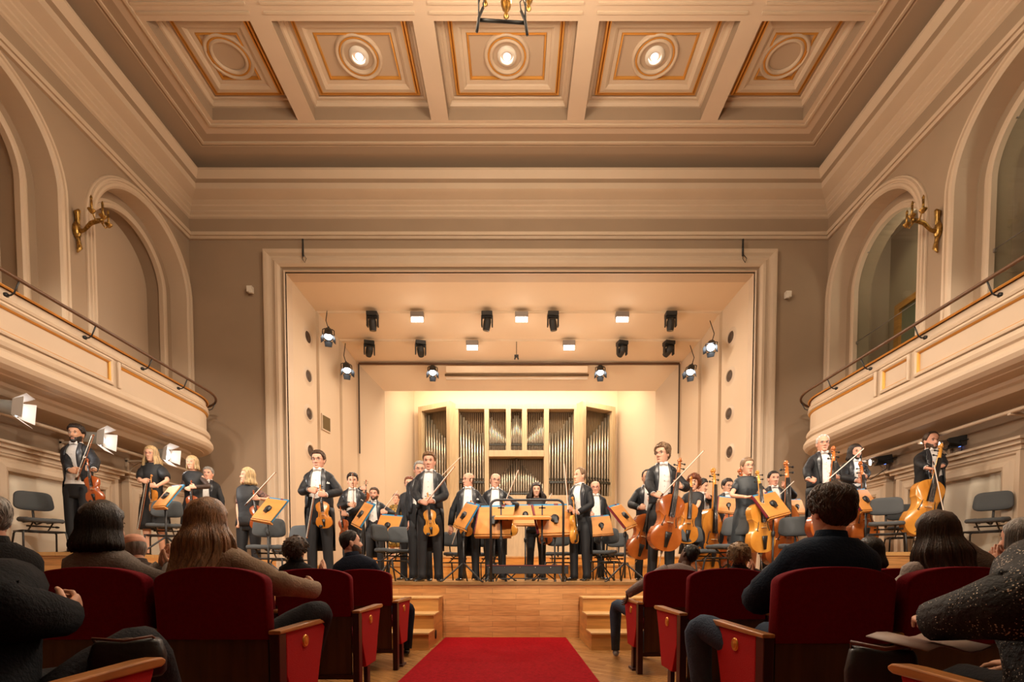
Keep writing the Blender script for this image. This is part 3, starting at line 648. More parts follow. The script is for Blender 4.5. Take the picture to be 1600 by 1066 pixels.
for px, py, Xs, wide, lab in ((15, 637, -5.85, 1, 'white floodlight with open flaps, at the left edge of the picture under the balcony'), (150, 685, -5.85, 1, 'white floodlight behind the head of the bearded violinist'), (255, 710, -5.85, 1, 'small white floodlight beside the head of the blonde with glasses')):
    u = (px-VPX)/FPX; Y = Xs/u; Y = Y*(math.cos(TILT)+(CYP-py)/FPX*math.sin(TILT)); p = pix(px, py, Y)
    if fl0 is None:
        fl0 = empty('floodlight'); WL = mat('white lamp housing', (.75, .73, .7), .4)
        m = MB(); m.lathe([(.0, .2), (.06, .19), (.075, .1), (.085, .0), (.09, -.06)], 16); m.build('housing', [mat('silver lamp', (.4, .42, .42), .35, metal=.4)], fl0)
        m = MB(); m.lathe([(.0, -.03), (.085, -.03)], 16); m.build('lens', [SPOTW], fl0)
        m = MB()
        for k_ in range(4):
            Mk = Matrix.Rotation(PI/2*k_, 4, 'Z') @ Matrix.Translation((0, .09, -.05)) @ Matrix.Rotation(.6, 4, 'X')
            m.add([(-.09, 0, 0), (.09, 0, 0), (.12, 0, -.15), (-.12, 0, -.15)], [(0, 1, 2, 3)], 0, False, Mk)
        m.build('flaps', [WL], fl0, solid=.004); o = fl0
    else: o = dup(fl0)
    aim = V((-.5, 8.5, 2.2)); tag(o, lab, 'floodlight', 'floodlights on the left pipe')
    o.location = p; o.rotation_euler = (aim-p).to_track_quat('-Z', 'Y').to_euler()
    dr = (aim-p).normalized(); light('flood_glow', 'SPOT', p+dr*.05, 90, (1, .93, .85), .06, aim, 100, .8)
for px, py, Xs, lab in ((1376, 720, 6.0, 'black stage lamp with blue display, beside the long-haired cellist'), (1490, 692, 6.12, 'black stage lamp with blue display, right of the cellist by himself')):
    u = (px-VPX)/FPX; Y = Xs/u*(math.cos(TILT)+(CYP-py)/FPX*math.sin(TILT)); p = pix(px, py, Y); aim = V((.5, 9.0, 1.8))
    o = empty('profile_lamp'); m = MB(); m.box((0, 0, .05), (.15, .17, .28), 0); m.box((0, -.087, .08), (.05, .004, .03), 1); m.build('body', [BLKM, mat('blue display', (.05, .1, .8), .3, emit=((.1, .25, 1), 3))], o, bevel=.015)
    m = MB(); m.lathe([(.07, -.08), (.08, -.14), (.08, -.22), (.06, -.2)], 16); m.build('nozzle', [STEEL], o); m = MB(); m.lathe([(0, -.19), (.066, -.19)], 16); m.build('lens', [SPOTW], o)
    m = MB(); m.tube([(-.1, 0, .05), (-.1, 0, .25), (.1, 0, .25), (.1, 0, .05)], .01, 6); m.build('yoke', [BLACK], o)
    o.scale = (.8,)*3; tag(o, lab, 'stage lamp', 'black stage lamps on the right pipe'); o.location = p; o.rotation_euler = (aim-p).to_track_quat('-Z', 'Y').to_euler()
    dr = (aim-p).normalized(); light('flood_glow', 'SPOT', p+dr*.25, 35, (1, .93, .85), .06, aim, 80, .8)
    m = MB(); m.tube([p+V((.02, -.1, .02)), p+V((.03, -.1, -.15)), p+V((-.05, .15, -.28)), p+V((-.1, .3, -.2)), p+V((-.05, .5, -.3)), p+V((-.02, .6, -.05))], .007, 5); tag(m.build('lamp_cable', [BLKM]), 'black cable looping below the stage lamp'+(' beside the long-haired cellist' if px < 1400 else ' at the right edge'), 'cable', 'cables of the stage spotlights')
for sg_, X_ in ((-1, -5.7), (1, 5.45)):     # two floodlights added out of view to brighten the players at the platform ends
    o = dup(fl0); p = V((X_, 4.1, 2.58)); aim = V((-sg_*5.2, 7.0, 2.3)); o.location = p; o.rotation_euler = (aim-p).to_track_quat('-Z', 'Y').to_euler()
    tag(o, 'added floodlight on the %s pipe nearer the audience, outside the picture' % ('left' if sg_ < 0 else 'right')); dr = (aim-p).normalized(); light('flood_glow', 'SPOT', p+dr*.05, 700, SOFT, .08, aim, 34, .6)
# hanging microphone, ceiling eyelets, screen case
m = MB(); a = pix(807, 534, 12.1); rt = empty('hanging_microphone', a); m.cyl((0, 0, 0), (0, 0, -.32), .008, 6); m.build('rod', [BLKM], rt)
m = MB(); m.box((0, 0, -.34), (.10, .06, .05)); m.cyl((-.025, -.02, -.36), (-.04, -.05, -.43), .018, 8); m.cyl((.025, -.02, -.36), (.04, -.05, -.43), .018, 8); m.build('capsule_pair', [BLKM], rt)
tag(rt, 'small black microphone pair hanging at the middle of the stage ceiling', 'microphone')
for i, px in enumerate((724, 908)):
    p0 = PT[0]; p1 = PT[1]; t = .5
    # on the first sloping ceiling panel
    lo, hi = p0[3], p1[3]
    for _ in range(30):
        md = (lo+hi)/2; z = lerp(p0[2], p1[2]+.12, (md-p0[3])/(p1[3]-p0[3]))
        if pix(px, 465, md).z > z: hi = md
        else: lo = md
    a = pix(px, 465, lo); m = MB(); m.lathe([(.07, -.02), (.055, -.03), (.045, -.01)], 18); m.lathe([(.046, -.016), (0, -.016)], 18, 1)
    o = m.build('ceiling_outlet', [WHT, DARK]); o.location = a; tag(o, 'round dark ceiling outlet above the stage, %s one' % ('left', 'right')[i], 'outlet', 'round outlets in the stage ceiling')
a = pix(697, 573, 12.8); c_ = pix(918, 590, 12.8); rt = empty('projection_screen', ((a.x+c_.x)/2, 12.8, c_.z)); Lh = (c_.x-a.x)/2
m = MB(); m.box2((-Lh, -.05, .12), (Lh, .1, .27)); m.box2((-Lh, -.06, .10), (Lh, .11, .125)); m.build('case', [SHELL], rt, bevel=.01)
m = MB(); m.cyl((-Lh-.03, 0, .06), (Lh+.03, 0, .06), .03, 10); m.build('roller', [mat('bronze roller', (.16, .10, .05), .4)], rt); m = MB(); m.box2((-Lh, -.03, -.06), (Lh, .03, .0)); m.build('batten', [CREAM], rt)
tag(rt, 'rolled-up projection screen in a long pale case above the organ', 'screen')
# hooks beside the opening, wall boxes
for i, (px, py) in enumerate(((473, 374), (1161, 374))):
    a = pix(px, py, YB-.12); m = MB(); m.cyl((0, 0, 0), (0, 0, -.32), .02, 8); m.tube([(.02, 0, -.3), (.07, -.02, -.38), (.04, -.02, -.46), (-.01, -.02, -.38), (.02, 0, -.28)], .006, 5)
    o = m.build('ceiling_hook', [BLKM]); o.location = a; tag(o, 'black rod with wire loop hanging in front of the opening frame, %s one' % ('left', 'right')[i], 'hook', 'rods with loops above the opening')
for i, (px, py) in enumerate(((393, 455), (1229, 463))):
    m = MB(); m.box((0, -.05, 0), (.11, .09, .12)); m.box((.04*(1-2*i), -.09, -.05), (.07, .05, .08)); o = m.build('wall_sensor', [WHT], bevel=.008); o.location = pix(px, py, YB-.01); tag(o, 'small white box on the wall %s of the opening' % ('left', 'right')[i], 'sensor', 'white boxes on the proscenium wall')
# wall sconces
for i, (px, py, X, sg) in enumerate(((117, 362, XL, 1), (1469, 362, XR, -1))):
    u = (px-VPX)/FPX; Y = X/u*(math.cos(TILT)+(CYP-py)/FPX*math.sin(TILT)); p = pix(px, py, Y)
    rt = empty('wall_sconce', p); m = MB()
    m.ell((sg*.03, 0, .02), (.05, .06, .12)); m.tube([(sg*.03, 0, .05), (sg*.04, .01, .18), (sg*.05, -.01, .27), (sg*.08, 0, .31)], [.035, .03, .04, .02], 8)
    m.tube([(sg*.03, 0, 0), (sg*.04, .01, -.12), (sg*.05, .02, -.22), (sg*.06, -.04, -.32)], [.04, .025, .035, .01], 8)
    m.build('wall_leaf', [BRASS], rt)
    m = MB(); m.tube([(sg*.04, 0, .0), (sg*.14, 0, .02), (sg*.24, 0, .12), (sg*.36, 0, .16), (sg*.42, 0, .17)], [.035, .022, .028, .03, .02], 8); m.build('arm', [BRASS], rt)
    for dx, dy, dz in ((.42, 0, .17), (.38, -.15, .15), (.38, .15, .15)):
        m = MB(); m.tube([(sg*.38, 0, .15), (sg*dx, dy*.6, .11), (sg*(dx+.01), dy, dz+.03)], .01, 6); m.lathe([(.0, 0), (.02, .01), (.05, .05), (.052, .06), (.02, .06)], 12, M=Matrix.Translation((sg*dx, dy, dz)))
        m.cyl((sg*dx, dy, dz+.05), (sg*dx, dy, dz+.20), .016, 8); m.lathe([(.014, .2), (.018, .23), (.002, .27)], 8, M=Matrix.Translation((sg*dx, dy, dz)))
        m.build('candle', [BRASS], rt)
    tag(rt, 'brass wall sconce with three candle arms on the %s wall' % ('left', 'right')[i], 'sconce', 'brass sconces beside the arches')
# chandelier just above the picture and the lifting bar
a = pix(795, -38, 5.2)
rt = empty('chandelier', (a.x, 5.2, a.z)); m = MB()
m.lathe([(.0, -.14), (.03, -.12), (.05, -.05), (.03, .0), (.08, .05), (.12, .12), (.05, .2), (.04, .9), (.04, 1.4)], 16); m.build('stem', [BRASS], rt)
for k_ in range(8):
    a_ = 2*PI*k_/8+.1; cx_, cy_ = math.cos(a_)*.32, math.sin(a_)*.32; m = MB()
    m.tube([(0, 0, .12), (cx_*.5, cy_*.5, .0), (cx_, cy_, .1), (cx_*1.1, cy_*1.1, .25)], .018, 8); m.lathe([(0, -.13), (.03, -.1), (.015, -.06), (.05, 0), (.06, .05), (.03, .1)], 10, M=Matrix.Translation((cx_, cy_, .05))); m.build('arm', [BRASS], rt)
tag(rt, 'brass chandelier, only its lowest tips showing at the top edge', 'chandelier')
Yb_ = 5.0; a = pix(746, 31, Yb_); c_ = pix(823, 36, Yb_); rt = empty('lifting_bar', (a+c_)/2); q = (a+c_)/2
m = MB(); m.cyl(a-q, c_-q, .014, 10); m.build('bar', [BLKM], rt)
for p_, s_, y2 in ((a, 1, 49), (c_, -1, 55)):
    m = MB(); e1 = p_-q+V((s_*.015, -.02, .0)); m.tube([e1+V((-s_*.02, 0, -.13)), e1, e1+V((s_*.04, 0, .09))], .014, 6); m.tube([e1+V((s_*.04, 0, .09)), e1+V((s_*.05, 0, .17)), e1+V((s_*.02, 0, .2)), e1+V((0, 0, .13)), e1], .006, 6); m.build('strap', [BLKM], rt)
    m = MB(); m.cyl(p_-q+V((s_*.01, 0, 0)), p_-q+V((s_*.01, 0, 1.2)), .006, 6); m.build('suspension_wire', [BLKM], rt)
tag(rt, 'short black bar hanging on two wires from the ceiling', 'bar')
# ---------------------------------------------------------------- orchestra chairs, music stands, podium
def make_chair():
    t = empty('orchestra_chair')           # faces -y, origin on the floor under the seat
    m = MB()                               # seat: rounded trapezoid pad
    def pad(w0, w1, d, th, n=28):
        P = []
        for i in range(n):
            a = 2*PI*i/n; c, s = math.cos(a), math.sin(a); e = .45
            x = math.copysign(abs(c)**e, c); y = math.copysign(abs(s)**e, s)
            P.append((x*lerp(w0, w1, (y+1)/2), y*d))
        return P
    P = pad(.22, .20, .21, .05)
    m.rings([[V((x*k, y*k, z+.015*(y < -.1)*-1)) for x, y in P] for k, z in ((.93, .43), (1, .445), (1, .465), (.96, .482), (.6, .487))]); m.build('seat', [CHGREY], t)
    m = MB(); P = pad(.215, .19, .13, 0)
    Mb = Matrix.Translation((0, .22, .72)) @ Matrix.Rotation(R(-10), 4, 'X') @ Matrix.Rotation(PI/2, 4, 'X')
    m.rings([[V((x*k, y*k, z-.10*(x*k)**2*-4)) for x, y in P] for k, z in ((.6, -.026), (.94, -.022), (1, -.01), (1, .01), (.94, .022), (.6, .026))], M=Mb); m.build('backrest', [CHGREY], t)
    m = MB(); m.tube([(0, -.05, .42), (0, .14, .40), (0, .22, .44), (0, .245, .58), (0, .24, .70)], .014, 8, flat=.6); m.build('back_bar', [BLACK], t)
    m = MB()
    for x in (-.12, .12): m.tube([(x, -.18, .425), (x, .17, .425)], .011, 6)
    m.tube([(-.22, -.14, .30), (.22, -.14, .30)], .011, 6); m.tube([(-.22, .16, .30), (.22, .16, .30)], .011, 6); m.tube([(-.22, -.14, .30), (-.22, .16, .30)], .011, 6); m.tube([(.22, -.14, .30), (.22, .16, .30)], .011, 6)
    for x in (-.1, .1): m.tube([(x, -.1, .42), (x, 0, .36), (x, .12, .30)], .01, 6)
    m.cyl((-.14, 0, .37), (.14, 0, .37), .012, 6); m.ell((.17, 0, .37), (.03, .015, .015), 8, 6); m.build('under_frame', [BLACK], t)
    for x in (-1, 1):
        for y0, y1 in ((-.14, -.22), (.16, .25)):
            m = MB(); m.tube([(x*.20, y0, .30), (x*.215, y0+(y1-y0)*.15, .28), (x*.235, y1, .0)], .0115, 8); m.build('leg', [BLACK], t)
    return t
STZ = ZST
def make_stand():
    """origin at the foot; the desk's front (player side) faces +y"""
    t = empty('music_stand')
    dk = MB(); dk.box2((-.205, -.008, -.175), (.205, .008, .175)); 
    desk = dk.build('desk', [WOODS], t, bevel=.012)
    m = MB(); m.box2((-.205, .0, -.195), (.205, .05, -.18)); m.build('ledge', [WOODS], desk)
    m = MB(); m.lathe([(.0, .03), (.045, .028), (.05, 0)], 18, M=Matrix.Translation((0, -.008, 0)) @ Matrix.Rotation(PI/2, 4, 'X')); m.box((0, -.03, -.03), (.04, .03, .07)); m.build('bracket', [BLACK], desk)
    m = MB(); m.box2((-.195, .012, -.165), (.195, .03, .205), 0); m.build('sheet_folder', [mat('blue folder', (.03, .22, .42), .5)], desk)
    m = MB(); m.box2((-.222, .009, -.16), (-.205, .03, .20), 0); m.build('folder_binding', [mat('dark red folder', (.16, .01, .02), .5)], desk)
    m = MB(); m.box2((.04, .010, .19), (.09, .034, .208), 0); m.build('folder_clip', [mat('dark red folder', (.16, .01, .02), .5)], desk)
    m = MB(); m.cyl((0, 0, .18), (0, 0, 1), .010, 8); m.build('upper_tube', [BLACK], t)
    m = MB(); m.cyl((0, 0, .05), (0, 0, .62), .014, 8); m.lathe([(.02, .6), (.024, .62), (.024, .66), (.015, .67)], 10); m.build('lower_tube', [BLACK], t)
    for k_ in range(3):
        a = 2*PI*k_/3+.5; m = MB(); m.tube([(0, 0, .24), (math.cos(a)*.02, math.sin(a)*.02, .24), (math.cos(a)*.30, math.sin(a)*.30, .012), (math.cos(a)*.33, math.sin(a)*.33, .008)], .012, 6); m.build('leg', [BLACK], t)
    return t
CH0 = make_chair(); SD0 = make_stand(); used = {'c': False, 's': False}
GC = 'grey upholstered orchestra chairs on the platform'
def chair(px, py, Y, yaw, floor, label):
    """px, py = pixel of the backrest centre"""
    o = CH0 if not used['c'] else dup(CH0); used['c'] = True
    p = pix(px, py, Y); sc = (p.z-floor)/.72
    sc = max(.93, min(1.12, sc)); o.scale = (sc,)*3
    a = R(yaw); off = V((0, .22, 0)); off.rotate(Euler((0, 0, a))); Yc = Y-off.y*sc
    o.location = (p.x-off.x*sc, Y-off.y*sc, floor); o.rotation_euler = (0, 0, a); tag(o, label, 'chair', GC)
# chairs: yaw 0 faces the audience
for c_ in ((52, 788, 6.3, 60, ZR, 'grey orchestra chair left of the bearded violinist at the left end'), (262, 813, 7.1, 25, ZR, 'grey orchestra chair half hidden by the long-haired woman, on the left riser'),
    (421, 825, 6.95, 15, ZST, 'grey orchestra chair in front of the smiling blonde violinist'), (470, 834, 8.2, -20, ZST, 'grey orchestra chair just left of the violinist with glasses, above the curly-haired listener'),
    (592, 833, 7.4, 70, ZST, 'grey orchestra chair seen from its side, left of the concertmaster'), (626, 836, 7.9, 20, ZST, 'grey orchestra chair between the side-on chair and the concertmaster'),
    (704, 852, 8.3, 40, ZST, 'grey orchestra chair between concertmaster and the bald violinist'), (757, 848, 8.5, 25, ZST, 'grey orchestra chair behind the left upright of the podium rail'),
    (872, 845, 8.2, -5, ZST, 'grey orchestra chair behind the right side of the podium rail'), (948, 838, 7.9, -25, ZST, 'grey orchestra chair right of the violist, nearer one'),
    (966, 848, 8.5, -35, ZST, 'grey orchestra chair right of the violist, rear one in shade'), (1080, 835, 7.9, 20, ZST, 'grey orchestra chair behind the bald listener in grey'),
    (1152, 822, 7.0, -55, ZST, 'grey orchestra chair facing sideways above the curly blond child'), (1243, 823, 7.2, -25, ZST, 'grey orchestra chair left of the navy sweater listener head'),
    (1384, 812, 6.8, -35, ZR, 'grey orchestra chair on the right riser, nearer of the pair beside the cellist'), (1408, 806, 7.5, -25, ZR, 'grey orchestra chair on the right riser, rear of the pair beside the cellist'),
    (1552, 787, 6.3, -55, ZR, 'grey orchestra chair alone at the right end of the platform')):
    chair(*c_)
GS = 'wooden music stands of the orchestra'
def stand(px, py, Y, yaw, tilt, floor, label, roll=0, sc=1):
    """px, py = desk centre; yaw 180 = desk back towards the audience"""
    o = SD0 if not used['s'] else dup(SD0); used['s'] = True
    p = pix(px, py, Y); o.location = (p.x, Y, floor); o.rotation_euler = (0, 0, R(yaw)); h = p.z-floor
    for ch in o.children:
        n = ch.name.split('.')[0]
        if n == 'desk': ch.matrix_basis = Matrix.Translation((0, 0, h)) @ Matrix.Rotation(R(roll), 4, 'Y') @ Matrix.Rotation(R(tilt), 4, 'X') @ Matrix.Translation((0, .03, 0))@Matrix.Scale(sc, 4)
        if n == 'upper_tube': ch.matrix_basis = Matrix.Diagonal((1, 1, h-.03, 1))
    tag(o, label, 'music stand', GS)
for s_ in ((258, 773, 6.7, -36, -34, ZR, 'music stand with blue folder in front of the blonde with glasses', 3), (418, 794, 6.5, -30, -36, ZST, 'music stand with blue folder in front of the smiling blonde', 9),
    (563, 802, 6.9, -58, -30, ZST, 'tilted music stand right of the violinist with glasses', 12), (605, 820, 8.0, -20, -24, ZST, 'small music stand in front of the bearded player with bow', 6),
    (724, 804, 6.75, -62, -28, ZST, 'narrow side-on music stand between concertmaster and podium', 12), (772, 812, 7.1, -16, -26, ZST, 'wide music stand behind the left half of the podium rail', 1, 1.3),
    (867, 810, 7.1, 16, -26, ZST, 'wide music stand behind the right half of the podium rail', -3, 1.3), (821, 803, 7.9, 0, -24, ZST, 'music stand in the middle behind the conductor desk', 0, .95),
    (940, 820, 7.6, 12, -20, ZST, 'music stand right of the violist', -5, .85), (977, 804, 6.75, 58, -36, ZST, 'music stand turned sideways left of the tall cellist', -12),
    (1209, 786, 6.6, 25, -32, ZST, 'large music stand between the two cellos', -13, 1.0), (1139, 788, 7.6, -10, -20, ZST, 'music stand behind the woman cellist', 8, .7),
    (1354, 779, 6.9, 24, -30, ZR, 'music stand right of the white-haired cellist', -6, .95), (1247, 790, 8.4, 15, -22, ZST, 'small music stand behind and right of the large one', -3, .7)):
    stand(*s_)
# conductor's desk: one long low desk edge on two posts
o = empty('conductor_desk', (0, 6.9, ZST)); a = pix(773, 812, 6.9); c_ = pix(860, 806, 6.9); zd = (a.z+c_.z)/2-ZST
m = MB(); Md = Matrix.Translation((0, 0, zd)) @ Matrix.Rotation(R(12), 4, 'X'); m.box2((a.x, -.18, -.008), (c_.x, .24, .008), 0, Md); m.box2((a.x, -.2, -.008), (c_.x, -.18, .03), 0, Md); m.build('desk', [WOODS], o, bevel=.004)
for px in (783, 847):
    x = pix(px, 840, 6.9).x; m = MB(); m.cyl((x, 0, .15), (x, 0, zd), .012, 8); m.lathe([(.02, .55), (.024, .57), (.024, .61), (.015, .62)], 10, M=Matrix.Translation((x, 0, 0))); m.box((x+.04, 0, zd-.03), (.12, .03, .015)); m.box((x, -.02, zd+.1), (.02, .02, .14)); m.box((x, -.02, zd+.13), (.09, .02, .015)); m.build('post', [BLACK], o)
    m = MB()
    for k_ in range(3): aa = 2*PI*k_/3+.2; m.tube([(x, 0, .16), (x+math.cos(aa)*.2, math.sin(aa)*.2, .01)], .009, 6)
    m.build('foot', [BLACK], o)
tag(o, 'long low conductor desk in front of the podium rail, seen edge on', 'music stand')
# podium
YP = 6.68; o = empty('conductor_podium', (0, YP, ZST)); a = pix(761, 883, YP); c_ = pix(888, 897, YP)
MP = Matrix.Translation((0, 0, 0))
m = MB(); m.box2((a.x, 0, c_.z-ZST), (c_.x, .12, a.z-ZST-.012)); m.build('platform_box', [BLACK], o, bevel=.004)
m = MB(); m.box2((a.x-.01, -.01, a.z-ZST-.012), (c_.x+.01, .13, a.z-ZST)); m.build('platform_top', [mat('red edge of podium', (.12, .02, .015), .6)], o)
m = MB()
for i in range(6): m.ell((lerp(a.x+.03, c_.x-.03, i/5), -.003, a.z-ZST-.035), (.007, .004, .007), 8, 5)
m.build('screw_heads', [STEEL], o)
l_ = pix(767, 782, YP); r_ = pix(880, 782, YP); zt_ = l_.z-ZST; m = MB()
pts = [(l_.x, .0, 0), (l_.x, 0, zt_-.08)]+[(l_.x+.08-.08*math.cos(t), 0, zt_-.08+.08*math.sin(t)) for t in (.4, .8, 1.2, 1.57)]+[(r_.x-.08+.08*math.sin(t), 0, zt_-.08+.08*math.cos(t)) for t in (0, .4, .8, 1.2)]+[(r_.x, 0, zt_-.08), (r_.x, 0, 0)]
m.tube([(p[0], -.03, p[2]) for p in pts], .0165, 10); m.build('rail', [BLACK], o)
m = MB(); m.box2((l_.x+.12, -.02, .035), (r_.x-.2, .02, .05)); m.build('cross_bar', [BLACK], o)
for x in (l_.x-.02, l_.x+.02, l_.x+.2, r_.x-.1, r_.x, r_.x+.03):
    m = MB(); m.cyl((x, .04, .0), (x, .04, c_.z-ZST), .011, 8); m.lathe([(.018, 0), (.018, .02), (.01, .03)], 10, M=Matrix.Translation((x, .04, 0))); m.build('foot', [BLACK], o)
tag(o, 'black conductor podium with a black tubular safety rail', 'podium')

# ---------------------------------------------------------------- theatre seats
def make_seat(aisle, side):
    """origin on floor under the rear face of the back, faces +y; aisle panel on +x if side>0"""
    t = empty('theatre_chair'); W = .245
    def outline(w, zb, zt, dome, n=22):
        P = [(-w, zb), (-w, zt-dome)]
        for i in range(1, n): a = PI*i/n; P.append((-w*math.cos(a)*(1-.02*math.sin(2*a)**2), zt-dome+dome*abs(math.sin(a))**.75))
        return P+[(w, zt-dome), (w, zb)]
    m = MB(); P = outline(W, .575, .90, .075); cx, cz = 0, .73
    rs = [[V((x*k, y+(z-.6)*-.06, cz+(z-cz)*k)) for x, z in P] for k, y in ((.95, 0.0), (.985, .0), (1.0, .012), (1.0, .055), (.985, .075), (.93, .088), (.7, .098))]
    m.rings(rs); m.build('back_cushion', [VELVET], t)
    m = MB(); m.box2((-W+.004, .012, .17), (W-.004, .03, .585)); m.build('back_panel', [VENEER], t)
    m = MB(); m.box2((-W+.02, .03, .25), (W-.02, .09, .58)); m.build('lower_cushion', [VELVET], t, bevel=.01)
    m = MB(); m.box2((-W+.03, .10, .36), (W-.03, .50, .46)); m.build('seat_cushion', [VELVET], t, bevel=.03)
    m = MB(); m.box2((-W-.01, .0, .155), (W+.01, .10, .185)); m.build('cross_beam', [FRAMEW], t)
    for s_ in (-1, 1):
        if s_ == side and aisle: continue
        m = MB(); m.box2((s_*(W+.0175)-.012, .0, .0), (s_*(W+.0175)+.012, .055, .60)); m.build('post', [FRAMEW], t)
        m = MB(); m.box2((s_*(W+.0175)-.024, .0, .60), (s_*(W+.0175)+.024, .50, .622)); m.build('armrest', [ARMW], t, bevel=.008)
    if aisle:
        x0 = side*(W+.012); x1 = side*(W+.052)
        Mx = Matrix(((0, 1, 0, 0), (1, 0, 0, 0), (0, 0, 1, 0), (0, 0, 0, 1)))
        m = MB(); m.prism([(.07, .60), (.54, .60), (.46, .40), (.40, .21), (.16, .21), (.07, .40)], x1-x0, M=Matrix.Translation((x0, 0, 0)) @ Mx); pn = m.build('side_panel', [VELVET2], t, bevel=.006, fix=True)
        m = MB(); m.lathe([(.0, .006), (.016, .007), (.019, .005), (.022, .007), (.030, .006), (.032, .0)], 24, M=Matrix.Translation((x1 if side > 0 else x1, .27, .535)) @ Matrix.Rotation(PI/2*side, 4, 'Y')); m.build('number_disc', [DISC], pn)
        m = MB(); m.box2((x0-side*.004, .0, .0), (x1, .07, .60)); m.build('post', [FRAMEW], t, bevel=.004)
        pf = [(-.01, .600), (.50, .600), (.555, .600), (.572, .607), (.575, .618), (.56, .628), (.50, .630), (.20, .622), (-.01, .618)]
        m = MB(); m.prism(pf, (x1-x0)+side*.014, M=Matrix.Translation((x0-side*.004, 0, 0)) @ Mx); m.build('armrest', [ARMW], t, bevel=.005, fix=True)
        m = MB(); m.box2((min(x0, x1)+.006, .20, .02), (max(x0, x1)-.006, .27, .25)); m.box2((min(x0, x1)-.01, .16, 0), (max(x0, x1)+.01, .31, .02)); m.build('leg', [FRAMEW], t, bevel=.003)
    return t
SP = {}
rows = {'A': (4.40, 4.22, 'front row'), 'B': (3.32, 3.14, 'second row'), 'C': (2.20, 2.08, 'third row'), 'D': (.90, .80, 'nearest row')}
NTH = ['aisle seat', 'second seat from the aisle', 'third seat from the aisle', 'fourth seat from the aisle']
for rn, (yl, yr, rl) in rows.items():
    for sd in (-1, 1):
        cnt = {'A': 4, 'B': 4, 'C': 3, 'D': 2}[rn]
        for k_ in range(cnt):
            key = (k_ == 0, sd if k_ == 0 else 0)
            o = dup(SP[key]) if key in SP else make_seat(k_ == 0, -sd)
            SP.setdefault(key, o)
            x = sd*(1.12+.245+.535*k_)+(.02 if sd < 0 else -.03); o.location = (x, yl if sd < 0 else yr, 0)
            tag(o, 'red velvet theatre chair, %s, %s, %s block' % (rl, NTH[k_], 'left' if sd < 0 else 'right'), 'theatre chair', 'red velvet theatre chairs')
# ---------------------------------------------------------------- bowed instruments
OUT = [(0, 0), (.004, .08), (.03, .165), (.09, .24), (.17, .285), (.25, .292), (.33, .274), (.385, .256), (.40, .25), (.42, .205), (.47, .178), (.53, .168), (.59, .173), (.64, .192), (.675, .218), (.69, .218), (.75, .228), (.82, .236), (.89, .215), (.95, .155), (.99, .07), (1.0, .0)]
BOUT = [(0, 0), (.004, .08), (.03, .165), (.09, .25), (.17, .300), (.25, .305), (.33, .280), (.385, .250), (.40, .24), (.42, .20), (.47, .170), (.53, .158), (.59, .165), (.64, .185), (.675, .205), (.69, .205), (.75, .21), (.82, .19), (.89, .15), (.95, .10), (.99, .05), (1.0, .0)]
def refine(O):
    cor = {i for i, (t, w_) in enumerate(O) if t in (.40, .675, .69, 0, 1.0)}; out = []
    for i in range(len(O)-1):
        a, b = V(O[i]), V(O[i+1]); p = V(O[i-1]) if i and i not in cor else a*2-b; q = V(O[i+2]) if i+2 < len(O) and i+1 not in cor else b*2-a
        for k in range(3): t = k/3; out.append(tuple(.5*((2*a)+(b-p)*t+(2*p-5*a+4*b-q)*t*t+(3*a-p-3*b+q)*t**3)))
    return out+[O[-1]]
OUT = refine([(t, w_) for t, w_ in OUT]); BOUT = refine(BOUT)
def varnish(name, c, c2): return mat(name, c, .22, var=0, col2=c2, vscale=2.2, coat=.6, spec=.5)
VN = {'amber': varnish('amber varnish', (.62, .25, .035), (.40, .12, .012)), 'golden': varnish('golden varnish', (.75, .36, .06), (.52, .2, .025)), 'red': varnish('red brown varnish', (.45, .11, .022), (.20, .035, .008)), 'cello': varnish('chestnut varnish', (.56, .17, .03), (.32, .07, .012))}
EBONY = mat('ebony', (.012, .011, .011), .3)
FTPL = {}
